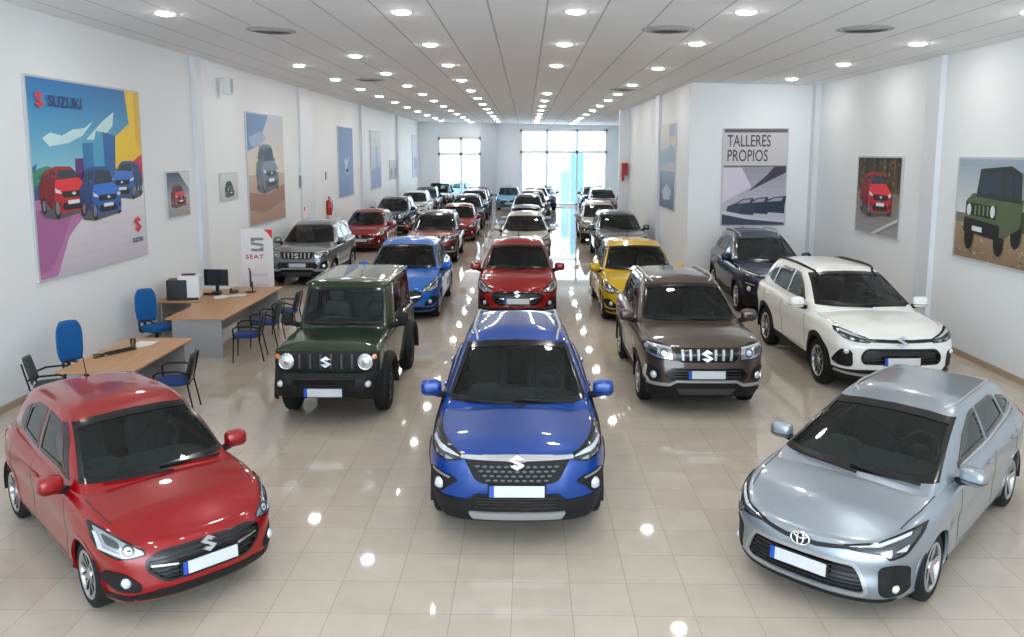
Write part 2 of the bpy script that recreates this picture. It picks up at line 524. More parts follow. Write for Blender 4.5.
    # ---- wheels
    def wheels(s):
        S = s.S; wr, ra = S['wr'], S['ra']; tw = S.get('tw', .215); rr = S['rim']
        for ya in S['axles']:
            for sx in (1, -1):
                hw = abs(s.ray('R', ya, wr+ra*.55, s.bvh_low)[0].x)
                xo = hw-.025       # outer tyre face
                y = ya-s.o
                prof = [(rr, -tw/2+.01), (rr+.02, -tw/2+.002), (wr-.045, -tw/2), (wr-.012, -tw/2+.02), (wr, -tw/2+.05), (wr, 0), (wr, tw/2-.05), (wr-.012, tw/2-.02), (wr-.045, tw/2), (rr+.02, tw/2-.002), (rr, tw/2-.01)]
                t = MB().lathe(prof, 'X', 44); ob = s.put('wheel', t, RUBBER)
                ob.data.flip_normals() if False else None
                cx = sx*(xo-tw/2); ob.location = (cx, y, wr)
                if sx < 0: ob.rotation_euler = (0, 0, math.pi)
                mb = MB().lathe([(rr+.006, tw/2-.006), (rr-.004, tw/2+.001), (rr-.02, tw/2-.006), (rr-.028, tw/2-.03), (rr-.03, -tw/2+.02)], 'X', 40, 0)
                mb.lathe([(rr-.03, tw/2-.075), (.02, tw/2-.07), (0.0, tw/2-.07)], 'X', 28, 1)
                ns = S.get('spokes', 5); tp = S.get('spoke', 'twin')
                for k in range(ns):
                    a0 = 2*math.pi*k/ns+.1
                    offs = (-1, 1) if tp == 'twin' else (0,)
                    for q in offs:
                        da0, da1 = q*.22, q*(.62*math.pi/ns)
                        wid = (.022, .028) if tp == 'twin' else (.05, .04) if tp == 'wide' else (.03, .022)
                        v = []
                        for r_, da, wd, xx in ((.035, da0, wid[0], tw/2-.030), (rr*.55, (da0+da1)*.5, wid[0], tw/2-.016), (rr-.012, da1, wid[1], tw/2-.008)):
                            a = a0+da; c = Vector((0, r_*math.cos(a), r_*math.sin(a))); tn = Vector((0, -math.sin(a), math.cos(a)))*wd/2*(1+ (0 if tp != 'wide' else .5*(r_ > .1)))
                            v += [c+tn+Vector((xx, 0, 0)), c-tn+Vector((xx, 0, 0)), c-tn*1.2+Vector((xx-.035, 0, 0)), c+tn*1.2+Vector((xx-.035, 0, 0))]
                        for i in (0, 4):
                            mb.add(v[i:i+8], [(0, 1, 5, 4)], 0, False); mb.add(v[i:i+8], [(1, 2, 6, 5), (3, 0, 4, 7)], 1, False)
                mb.lathe([(.0, tw/2-.012), (.03, tw/2-.014), (.05, tw/2-.026), (.05, tw/2-.07)], 'X', 20, 0)
                s.put('alloy_rim', mb, [S.get('rimmat', ALLOY), ALLOYD], ob)
                # liner
                n = 24; mb = MB(); xi = sx*(xo-.33); xe = sx*(hw-.012)
                rows = [[(x, y+(ra+.012)*math.cos(math.pi*k/n*1.12-.19), wr+(ra+.012)*math.sin(math.pi*k/n*1.12-.19)) for k in range(n+1)] for x in (xe, xi)]
                mb.grid(rows); mb.add([(xi, y, wr)]+rows[1], [(0, i+1, i+2) for i in range(n)], smooth=False)
                s.put('wheel_arch_liner', mb, BLACK)
                # arch lip
                tr = S.get('archw', .05); zlow = tab(S['zb'])(ya)
                am = BLACK if S.get('arch') == 'black' else BODY
                def arcp(r): 
                    lim = math.asin(max(-.9, min(.9, (zlow+.03-wr)/r)))
                    return [(ya+r*math.cos(lim+(math.pi-2*lim)*k/40), wr+r*math.sin(lim+(math.pi-2*lim)*k/40)) for k in range(41)]
                rin, rout = ra-.012, ra+tr; v = []
                for k in range(4): v += arcp(rin+(rout-rin)*k/3)
                f = [(k*41+i, k*41+i+1, (k+1)*41+i+1, (k+1)*41+i) for k in range(3) for i in range(40)]
                s.put('wheel_arch_trim', s.shell(v, f, 'R' if sx > 0 else 'L', 'low', S.get('archoff', .007), .03), am)

    # ---- common small parts
    def mirrors(s):
        y, z, x = s.S['mirror']; m = s.S.get('mirmat', BODY); sz = s.S.get('mirsize', (.235, .15, .165))
        for sx in (1, -1):
            R = Matrix.Rotation(-sx*.12, 3, 'Z')
            mb = MB().blob((sx*x, y-s.o, z), sz, .62, rot=R)
            ob = s.put('wing_mirror', mb, m)
            mb = MB().tube([(sx*(x-.02), y-s.o+.015, z-.05), (sx*(x-.10), y-s.o+.02, z-.075), (sx*(x-.20), y-s.o+.03, z-.10)], [.045, .04, .035], 8); s.put('mirror_arm', mb, BLACK, ob)
            mb = MB().blob((sx*x, y-s.o+sz[1]*.36, z+.005), (sz[0]*.84, .05, sz[2]*.8), .6, rot=R); s.put('mirror_glass', mb, MIRRORM, ob)
            mb = MB().blob((sx*x, y-s.o-.0, z-.035), (sz[0]*1.01, sz[1]*1.02, .02), .6, rot=R); s.put('mirror_base', mb, BLACK, ob)

    def seams(s):
        S = s.S
        for path in S['door_lines']:
            for p in 'RL': s.strip('door_seam', path, .010, BLACK, p, 'low', .0015, .004)
        for path in S['hood_lines']:
            for q in (path, mir(path)): s.strip('hood_seam', q, .010, BLACK, 'T', 'low', .0015, .004)
        for y, z in S['handles']:
            for p in 'RL':
                h, n = s.ray(p, y, z, s.bvh_low)
                sx = 1 if p == 'R' else -1
                s.put('door_handle', MB().blob((h.x+sx*.012, h.y, h.z), (.035, .2, .035), .6), S.get('handmat', BODY))

    def plate(s, z, x=0., proj='F', w=.52):
        o = None
        h, n = s.ray(proj, x, z, s.bvh_low); d = -1 if proj == 'F' else 1
        y = h.y+d*.028
        t = Matrix.Rotation(s.S.get('plate_tilt', -.06) if proj == 'F' else 0, 3, 'X')
        mb = MB().box((x, y+.012*-d, z), (w+.03, .02, .13), 0, bev=.004, rot=t); o = s.put('license_plate', mb, BLACK, label='blank white licence plate with a blue band' if proj == 'F' else None)
        mb = MB().box((x+.02, y, z), (w-.045, .008, .108), 0, rot=t); s.put('plate_face', mb, PLATEW, o)
        sx = -1 if proj == 'F' else 1
        mb = MB().box((x+sx*(w/2-.022), y-.0005, z), (.045, .009, .108), 0, rot=t); s.put('plate_band', mb, PLATEB, o)

    def wipers(s):
        pts2 = s.S['wiper']; 
        for (x0, z0, x1, z1) in pts2:
            P = []
            for k in range(9):
                t = k/8; p, n = s.ray('F', x0+(x1-x0)*t, z0+(z1-z0)*t, s.bvh_cab); P.append(p+n*.022)
            mb = MB().tube(P, .011, 6); s.put('wiper', mb, BLACK)

    def rails(s, m=SILVERP, w=.014, inset_=.93, rise=.045):
        S = s.S; y0, y1 = S['rail']
        for sx in (1, -1):
            P = []
            for k in range(15):
                t = k/14; y = y0+(y1-y0)*t
                # edge half width at this y
                c = [abs(p[0]) for p in s.cab_edge if abs(p[1]+s.o-y) < .08]; x = (max(c) if c else .5)*inset_
                h = s.bvh_cab.ray_cast(Vector((sx*x, y-s.o, 3)), Vector((0, 0, -1)))[0]
                e = min(1, 5*min(t, 1-t)); e = e**.5
                P.append((sx*x, y-s.o, (h.z if h else 1.5)-.005+rise*e))
            mb = MB().tube(P, w, 8)
            s.put('roof_rail', mb, m)

    def antenna(s, y, rod=.2):
        h = s.bvh_cab.ray_cast(Vector((0, y-s.o, 3)), Vector((0, 0, -1)))[0]
        if rod:
            mb = MB().blob(tuple(h), (.06, .09, .04), .8); mb.tube([h, h+Vector((0, .06, .12)), h+Vector((0, rod*.55, rod))], .006, 6)
        else:
            mb = MB(); rows = []
            for k in range(7):
                t = k/6; rows.append([h+Vector((math.sin(a)*.03*(1-t*.9), -.05*(1-t)*math.cos(a)+.09*t+.03, t*.065-.005)) for a in [2*math.pi*j/12 for j in range(12)]])
            mb.grid(rows, True, cap1=True)
        s.put('roof_antenna', mb, BLACK)

    def stretch(s, zb, k):
        '''taller glasshouse: everything above the belt line'''
        for o in s.root.children_recursive:
            if o.type == 'MESH' and abs(o.location.z) < 1e-6:
                for v in o.data.vertices:
                    if v.co.z > zb: v.co.z = zb+(v.co.z-zb)*(1+k)

    def s_badge(s, z, size=.07, x=0., off=.03, m=None, name='emblem'):
        h, n = s.ray('F', x, z, s.bvh_low)
        out = [(size*a, size*b) for a, b in SMARK]
        M = Matrix.Translation((x, h.y-off, z)) @ Matrix.Rotation(-.18, 4, 'X')
        s.put(name, MB().prism(out, -.008, .02, M=M), m or BADGE)

    def oval_badge(s, z, off=.03):
        h, n = s.ray('F', 0, z, s.bvh_low); M = Matrix.Translation((0, h.y-off, z)) @ Matrix.Rotation(-.25, 4, 'X'); mb = MB()
        for rx, rz, cz in ((.085, .058, 0), (.03, .052, 0), (.058, .022, .024)):
            mb.tube([M @ Vector((rx*math.cos(a*math.pi/12), 0, cz+rz*math.sin(a*math.pi/12))) for a in range(25)], .0085, 6, caps=False)
        o = s.put('emblem', mb, CHROME, label='chrome oval emblem')
        s.put('emblem_plate', MB().prism(circ(0, 0, .082, 24, .055), .002, .02, M=M), GLOSSBLK, o)

SMARK = [(.95, .42), (0, 1.0), (-.95, .42), (-.95, .34), (.20, -.32), (0, -.46), (-.32, -.27), (-.58, -.42), (-.95, -.42),
         (0, -1.0), (.95, -.42), (.95, -.34), (-.20, .32), (0, .46), (.32, .27), (.58, .42)]

def recolor(root, m, roof=None):
    for ch in root.children_recursive:
        if ch.type != 'MESH': continue
        for sl in ch.material_slots:
            if sl.material == BODY or (sl.material and sl.material.name.startswith('paint_')):
                sl.link = 'OBJECT'
                sl.material = roof if (roof and ch.name.startswith('cabin_shell')) else m
# ------------------------------------------------------------------ the models
def sides(c, wins, pillars=(), quarter_dark=False):
    for i, w in enumerate(wins):
        for p in 'RL': c.window('side_window', w, p, .04, GLASS if i == 0 else GLASSD)
    for w in pillars:
        for p in 'RL': c.patch('window_pillar', w, GLOSSBLK, p, 'cab', .005, .012, .05)

def lamp(c, outl, base, bits, label=None):
    """both headlamps: a housing with inner pieces"""
    for f in (lambda q: q, mir):
        h = c.patch('headlight', f(outl), base, 'F', 'low', .008, .02, .03)
        c.frame('headlight_rim', f(outl), .014, GLOSSBLK, 'F', 'low', .012, .02, parent=h)
        for nm, o, m in bits:
            c.patch(nm, f(o), m, 'F', 'low', .014, .012, .03, parent=h)

def both(c, name, outl, m, off=.006, th=.014, label=None, cell=.035):
    return [c.patch(name, f(outl), m, 'F', 'low', off, th, cell, label=label) for f in (lambda q: q, mir)]

def fogs(c, x, z, r=.045):
    for sx in (-1, 1):
        h, n = c.ray('F', sx*x, z, c.bvh_low); mb = MB()
        mb.lathe([(0, -.035), (r*.7, -.032), (r, -.018), (r*1.15, -.012), (r*1.2, .02)], 'Y', 20, 0, tuple(h+Vector((0, -.004, 0))))
        c.put('fog_lamp', mb, [LENS])

def rear_basics(c, win, lamp_o, plate_z):
    c.window('rear_window', win, 'B', .04, GLASSD)
    for f in (lambda q: q, mir): c.patch('tail_light', f(lamp_o), REDLENS, 'B', 'low', .012, .02, .04)
    c.plate(plate_z, 0, 'B')

def louvers(c, x, z0, z1, n, m, w=.014, where_off=.008, bow=0.):
    mb = MB()
    for k in range(n):
        z = z0+(z1-z0)*(k+.5)/n
        c.strip('', [(-x(z) if callable(x) else -x, z), (0, z-bow), (x(z) if callable(x) else x, z)], w, None, 'F', 'low', -.012+where_off, .02, mb0=mb)
    return c.put('grille_bars', mb, m)

def model_scross():
    L = 4.30
    S = dict(name='parked_car', L=L, hw=.8925, H=1.58, wr=.335, ra=.385, rim=.225, axles=(.92, 3.52),
        plan=[(0, 0), (.32, .015), (.58, .075), (.75, .19), (.845, .40), (.885, .80), (.8925, 1.5), (.8925, 2.8), (.88, 3.6), (.84, 4.0), (.72, 4.20), (.42, 4.285), (0, 4.30)],
        zb=[(0, .25), (1, .21), (4, .25)],
        edge=[(0, .925), (.3, .95), (.6, .975), (1.1, 1.0), (1.8, 1.015), (3.6, 1.06), (4.3, 1.06)],
        center=[(0, .93), (.25, .985), (.6, 1.01), (1.15, 1.055), (1.6, 1.06), (4.3, 1.08)],
        fprof=[(0, .10), (.12, .045), (.3, .012), (.5, .0), (.72, .012), (.88, .035), (.95, .065), (1, .13)],
        sprof=[(0, .085), (.1, .05), (.3, .03), (.5, .018), (.68, .0), (.82, .012), (.93, .03), (1, .075)],
        rprof=[(0, .08), (.2, .01), (.5, 0), (.8, .04), (1, .12)],
        flare=.02, clad=.24, cab=[(.95, .96, 4.26, .815), (1.05, 1.12, 4.24, .795), (1.2, 1.48, 4.15, .735), (1.38, 1.90, 3.98, .65), (1.47, 2.16, 3.86, .595), (1.505, 2.30, 3.78, .55)],
        bow=(.12, .09), rbow=(.16, .10), taper=[(0, 1), (2.4, 1), (4.3, .93)], droop=[(0, -.03), (2.0, -.01), (2.7, 0.01), (3.3, 0), (4.3, -.07)], crown=.045,
        tub=1.04, seat=2.25, mirror=(1.56, 1.12, .97), rail=(2.2, 3.85), spokes=5, spoke='twin', arch='black', archw=.055, archoff=.012,
        door_lines=[[(1.47, .5), (1.44, .8), (1.52, 1.01)], [(2.58, .36), (2.58, .8), (2.6, 1.03)], [(3.3, .60), (3.5, .75), (3.62, .9), (3.66, 1.04)], [(1.47, .42), (3.1, .40)]],
        hood_lines=[[(.72, .44), (.775, .8), (.79, 1.15)]], handles=[(2.40, .93), (3.42, .955)],
        wiper=[(.62, 1.06, -.02, 1.085), (.08, 1.05, -.56, 1.075)])
    c = Car(S)
    ws = sym([(0, 1.06), (.42, 1.066), (.76, 1.078), (.585, 1.44), (.35, 1.462), (0, 1.468)])
    c.window('windshield', ws, 'F', .036)
    sides(c, [rnd([(1.70, 1.10), (2.07, 1.30), (2.42, 1.43), (2.60, 1.44), (2.60, 1.10)], .03), rnd([(2.66, 1.10), (2.66, 1.44), (3.2, 1.425), (3.36, 1.38), (3.46, 1.13)], .03), rnd([(3.50, 1.135), (3.42, 1.37), (3.72, 1.30), (3.92, 1.16)], .03)])
    # front
    c.patch('grille', rnd([(-.50, .885), (.50, .885), (.40, .70), (.33, .665), (-.33, .665), (-.40, .70)], .03), BLACK, off=.010)
    mb = MB()
    for r in range(4):
        for k in range(-6, 7):
            x = k*.068+(.034 if r % 2 else 0); z = .70+r*.042
            if abs(x) < .30+.16*(z-.66)/.2:
                h, n = c.ray('F', x, z, c.bvh_low); mb.blob((h.x, h.y-.014, h.z), (.05, .018, .02), .9, nu=8, nv=6)
    c.put('grille_mesh', mb, mat('mesh_grey', (.16, .165, .17), .3, .6))
    c.patch('grille_bar', rnd([(-.53, .90), (-.53, .877), (-.10, .868), (0, .848), (.10, .868), (.53, .877), (.53, .90), (0, .906)], .008), SILVERP, off=.024, th=.03)
    c.s_badge(.875, .07, off=.045)
    hl = rnd([(.50, .875), (.52, .908), (.66, .955), (.80, .995), (.845, 1.0), (.86, .95), (.80, .87), (.66, .835)], [.01, .01, .03, .03, .02, .03, .05, .03])
    lamp(c, hl, LAMPD, [('headlight_strip', [(.54, .885), (.56, .90), (.80, .965), (.82, .945), (.70, .905)], LENS), ('headlight_cell', rnd([(.60, .862), (.68, .888), (.68, .855)], .008), LAMPM), ('headlight_cell', rnd([(.70, .872), (.78, .905), (.77, .875)], .008), LAMPM)])
    both(c, 'fog_surround', rnd([(.56, .665), (.60, .705), (.80, .745), (.845, .70), (.82, .57), (.72, .52), (.66, .60)], .02), BLACK, .012)
    both(c, 'fog_blade', rnd([(.63, .70), (.80, .742), (.80, .722), (.64, .685)], .006), SILVERP, .02)
    fogs(c, .735, .61, .05)
    c.patch('bumper_cladding', rnd([(-.80, .50), (-.46, .50), (-.40, .56), (.40, .56), (.46, .50), (.80, .50), (.84, .40), (.62, .27), (-.62, .27), (-.84, .40)], .02), BLACK, off=.014, th=.02)
    c.patch('lower_grille', rnd(rect(-.40, .415, .40, .545), .03), GLOSSBLK, off=.018)
    louvers(c, .38, .42, .54, 4, ALLOYD, .012, .035)
    c.patch('skid_plate', rnd([(-.46, .385), (.46, .385), (.42, .315), (-.42, .315)], .02), SILVERP, off=.035, th=.04)
    c.plate(.605)
    rear_basics(c, sym([(0, 1.17), (.62, 1.17), (.52, 1.42), (0, 1.45)]), rnd([(.50, .93), (.50, 1.03), (.80, 1.05), (.84, .92)], .02), .75)
    c.finish_hull(); c.wheels(); c.mirrors(); c.seams(); c.wipers(); c.rails(SILVERP, .016, .95); c.antenna(3.75, .0)
    c.stretch(1.06, 0.16)
    return c.root

def model_swift():
    L = 3.84
    S = dict(name='parked_car', L=L, hw=.8675, H=1.495, wr=.302, ra=.345, rim=.212, axles=(.80, 3.25),
        plan=[(0, 0), (.32, .02), (.56, .09), (.71, .20), (.80, .40), (.845, .75), (.86, 1.3), (.86, 2.3), (.8675, 3.0), (.845, 3.4), (.76, 3.68), (.45, 3.815), (0, 3.84)],
        zb=[(0, .20), (1, .19), (3.84, .22)],
        edge=[(0, .74), (.25, .775), (.55, .86), (1.0, .92), (1.5, .935), (2.6, .955), (3.3, .97), (3.84, .98)],
        center=[(0, .75), (.25, .83), (.6, .90), (1.1, .97), (1.5, .99), (3.84, 1.0)],
        fprof=[(0, .10), (.12, .03), (.3, .0), (.5, .008), (.7, .03), (.86, .07), (.95, .11), (1, .17)],
        sprof=[(0, .07), (.12, .035), (.3, .02), (.48, .022), (.68, .0), (.82, .008), (.93, .03), (1, .085)],
        rprof=[(0, .07), (.2, .01), (.5, 0), (.8, .04), (1, .11)],
        flare=.025, cab=[(.86, .82, 3.80, .79), (.95, .98, 3.78, .765), (1.1, 1.22, 3.72, .725), (1.28, 1.52, 3.60, .655), (1.39, 1.75, 3.50, .60), (1.425, 1.90, 3.40, .555)],
        bow=(.12, .10), rbow=(.2, .14), taper=[(0, 1), (2.2, 1), (3.84, .93)], droop=[(0, -.03), (1.8, -.01), (2.3, .01), (2.9, -.01), (3.84, -.08)], crown=.05,
        tub=.95, seat=1.95, mirror=(1.32, 1.0, .94), rail=(1.8, 3.3), spokes=5, spoke='twin', arch='body', archw=.035, archoff=.005,
        door_lines=[[(1.28, .33), (1.24, .7), (1.30, .93)], [(2.36, .33), (2.36, .7), (2.38, .945)], [(2.95, .55), (3.08, .72), (3.12, .96)], [(1.28, .30), (2.85, .30)]],
        hood_lines=[[(.69, .48), (.735, .8), (.745, 1.0)]], handles=[(2.2, .83)],
        wiper=[(.62, .965, .0, 1.0), (.1, .955, -.54, .985)])
    c = Car(S)
    ws = sym([(0, .975), (.42, .985), (.725, .993), (.575, 1.365), (.35, 1.385), (0, 1.392)])
    c.window('windshield', ws, 'F', .036)
    # black windscreen pillars (floating roof)
    sides(c, [rnd([(1.47, 1.0), (1.75, 1.24), (1.98, 1.355), (2.36, 1.375), (2.36, 1.0)], .03), rnd([(2.42, 1.0), (2.42, 1.375), (2.78, 1.36), (2.98, 1.30), (3.03, 1.03)], .03)],
          [[(1.36, .99), (1.64, 1.25), (1.84, 1.36), (1.93, 1.355), (1.73, 1.24), (1.44, .99)], [(3.04, 1.03), (3.0, 1.30), (3.12, 1.25), (3.22, 1.12), (3.2, 1.03)]])
    # front
    g = rnd([(-.55, .60), (-.42, .655), (.42, .655), (.55, .60), (.535, .50), (.40, .385), (-.40, .385), (-.535, .50)], .06)
    c.recess('grille', g, GLOSSBLK, .025, .022, GLOSSBLK)
    louvers(c, lambda z: .40+.12*min(1, (z-.38)/.12), .40, .63, 6, ALLOYD, .012, .0)
    c.strip('grille_trim', [(-.50, .545), (-.2, .505), (0, .50), (.2, .505), (.50, .545)], .014, CHROME, off=.0, th=.03)
    c.s_badge(.615, .072, off=.03)
    hl = rnd([(.52, .635), (.53, .68), (.66, .76), (.77, .835), (.815, .85), (.835, .76), (.815, .66), (.70, .615)], [.02, .02, .04, .04, .02, .05, .05, .05])
    lamp(c, hl, LAMPM, [('headlight_projector', circ(.645, .685, .045, 18), LAMPD), ('headlight_lens', circ(.645, .685, .03, 14), LENS), ('headlight_strip', rnd([(.70, .65), (.71, .67), (.79, .70), (.80, .80), (.815, .80), (.812, .68)], .005), LENS), ('headlight_inner', rnd([(.70, .70), (.77, .73), (.78, .80), (.70, .75)], .02), LAMPD)])
    both(c, 'fog_surround', rnd([(.58, .335), (.58, .40), (.69, .505), (.79, .50), (.81, .42), (.74, .34)], .04), BLACK, .010)
    fogs(c, .68, .42, .038)
    c.patch('front_lip', rnd([(-.66, .30), (-.45, .335), (.45, .335), (.66, .30), (.60, .25), (-.60, .25)], .02), BLACK, off=.008)
    both(c, 'bumper_corner_lip', rnd([(.62, .24), (.66, .30), (.80, .30), (.82, .24)], .02), BLACK, .006)
    c.plate(.475)
    rear_basics(c, sym([(0, 1.05), (.60, 1.06), (.50, 1.33), (0, 1.36)]), rnd([(.56, .84), (.60, .98), (.76, 1.0), (.80, .82)], .03), .62)
    c.finish_hull(); c.wheels(); c.mirrors(); c.seams(); c.wipers(); c.antenna(3.15, .24)
    c.stretch(0.97, 0.07)
    return c.root

def model_vitara():
    L = 4.175
    S = dict(name='parked_car', L=L, hw=.8875, H=1.61, wr=.335, ra=.385, rim=.222, axles=(.86, 3.36),
        plan=[(0, 0), (.40, .01), (.66, .06), (.80, .17), (.865, .38), (.885, .75), (.8875, 1.4), (.8875, 2.8), (.88, 3.5), (.85, 3.88), (.74, 4.08), (.42, 4.165), (0, 4.175)],
        zb=[(0, .27), (1, .22), (4, .26)],
        edge=[(0, .965), (.25, .99), (.5, 1.02), (1.0, 1.05), (1.8, 1.05), (3.2, 1.08), (4.175, 1.08)],
        center=[(0, .97), (.25, 1.02), (.6, 1.055), (1.1, 1.09), (1.5, 1.09), (4.175, 1.1)],
        fprof=[(0, .09), (.12, .04), (.3, .005), (.5, .0), (.72, .02), (.88, .035), (.95, .06), (1, .12)],
        sprof=[(0, .085), (.1, .05), (.3, .03), (.5, .018), (.68, .0), (.84, .006), (.94, .02), (1, .065)],
        rprof=[(0, .08), (.2, .01), (.5, 0), (.8, .03), (1, .10)],
        flare=.025, clad=.20, cab=[(.98, .96, 4.12, .81), (1.08, 1.13, 4.12, .79), (1.22, 1.40, 4.06, .74), (1.40, 1.75, 3.96, .67), (1.50, 2.0, 3.88, .61), (1.535, 2.12, 3.80, .565)],
        bow=(.11, .09), rbow=(.14, .10), taper=[(0, 1), (2.4, 1), (4.175, .94)], droop=[(0, -.03), (2.0, -.005), (2.6, .01), (3.3, 0), (4.175, -.05)], crown=.04,
        tub=1.07, seat=2.15, mirror=(1.46, 1.14, .97), rail=(2.1, 3.8), spokes=5, spoke='twin', arch='black', archw=.05, archoff=.012,
        door_lines=[[(1.42, .5), (1.39, .8), (1.45, 1.04)], [(2.52, .36), (2.52, .8), (2.54, 1.055)], [(3.15, .60), (3.34, .75), (3.46, .9), (3.5, 1.06)], [(1.42, .42), (2.98, .40)]],
        hood_lines=[[(.62, .20), (.74, .40), (.785, .8), (.79, 1.22)]], handles=[(2.34, .95), (3.26, .97)],
        wiper=[(.62, 1.10, -.02, 1.125), (.08, 1.09, -.56, 1.115)])
    c = Car(S)
    ws = sym([(0, 1.105), (.42, 1.11), (.75, 1.122), (.60, 1.475), (.35, 1.495), (0, 1.50)])
    c.window('windshield', ws, 'F', .036)
    sides(c, [rnd([(1.62, 1.12), (1.95, 1.34), (2.25, 1.465), (2.54, 1.475), (2.54, 1.12)], .03), rnd([(2.60, 1.12), (2.60, 1.475), (3.16, 1.46), (3.34, 1.42), (3.40, 1.14)], .03), rnd([(3.46, 1.15), (3.42, 1.41), (3.68, 1.36), (3.84, 1.20)], .03)])
    c.patch('grille', rnd([(-.46, .945), (.46, .945), (.43, .80), (.36, .765), (-.36, .765), (-.43, .80)], .02), GLOSSBLK, off=.010)
    for k in (-3, -2, -1, 1, 2, 3):
        x = k*.112+(.012 if k > 0 else -.012)
        c.patch('grille_slat', rnd([(x-.019, .925), (x+.019, .925), (x*.97+.016, .79), (x*.97-.016, .79)], .008), SILVERP, off=.026, th=.02)
    c.s_badge(.86, .085, off=.045)
    hl = rnd([(.47, .785), (.475, .945), (.62, .985), (.80, 1.0), (.86, .96), (.845, .86), (.70, .80)], [.01, .02, .03, .03, .03, .03, .03])
    lamp(c, hl, LAMPM, [('headlight_projector', circ(.60, .885, .055, 18), LAMPD), ('headlight_lens', circ(.60, .885, .036, 14), LENS), ('headlight_inner', rnd([(.69, .85), (.69, .94), (.80, .955), (.80, .89)], .02), LAMPD), ('headlight_strip', [(.50, .935), (.50, .95), (.80, .99), (.82, .975)], LENS)])
    g = rnd([(-.50, .68), (.50, .68), (.60, .57), (.50, .50), (-.50, .50), (-.60, .57)], .02)
    c.patch('lower_grille', g, GLOSSBLK, off=.012)
    louvers(c, .48, .51, .67, 4, ALLOYD, .014, .03)
    both(c, 'fog_surround', rnd([(.63, .52), (.66, .66), (.78, .72), (.835, .70), (.83, .54), (.76, .48)], .03), BLACK, .012)
    for f in (lambda q: q, mir): c.strip('fog_trim', f([(.815, .70), (.825, .54), (.77, .465), (.62, .465)]), .028, CHROME, off=.024, th=.02)
    fogs(c, .73, .575, .045)
    c.patch('bumper_cladding', rnd([(-.84, .46), (-.55, .46), (-.44, .50), (.44, .50), (.55, .46), (.84, .46), (.82, .36), (.62, .28), (-.62, .28), (-.82, .36)], .02), BLACK, off=.012, th=.02)
    c.strip('bumper_trim', [(-.80, .455), (-.52, .455), (-.42, .505), (.42, .505), (.52, .455), (.80, .455)], .034, SILVERP, off=.03, th=.03)
    c.patch('skid_plate', rnd([(-.42, .40), (.42, .40), (.36, .315), (-.36, .315)], .02), CHARC, off=.026, th=.03)
    c.plate(.60)
    rear_basics(c, sym([(0, 1.18), (.62, 1.19), (.54, 1.46), (0, 1.48)]), rnd([(.55, .90), (.55, 1.04), (.80, 1.07), (.84, .89)], .02), .72)
    c.finish_hull(); c.wheels(); c.mirrors(); c.seams(); c.wipers(); c.rails(SILVERP, .018, .97, .03); c.antenna(3.7, .18)
    c.stretch(1.1, 0.15)
    return c.root

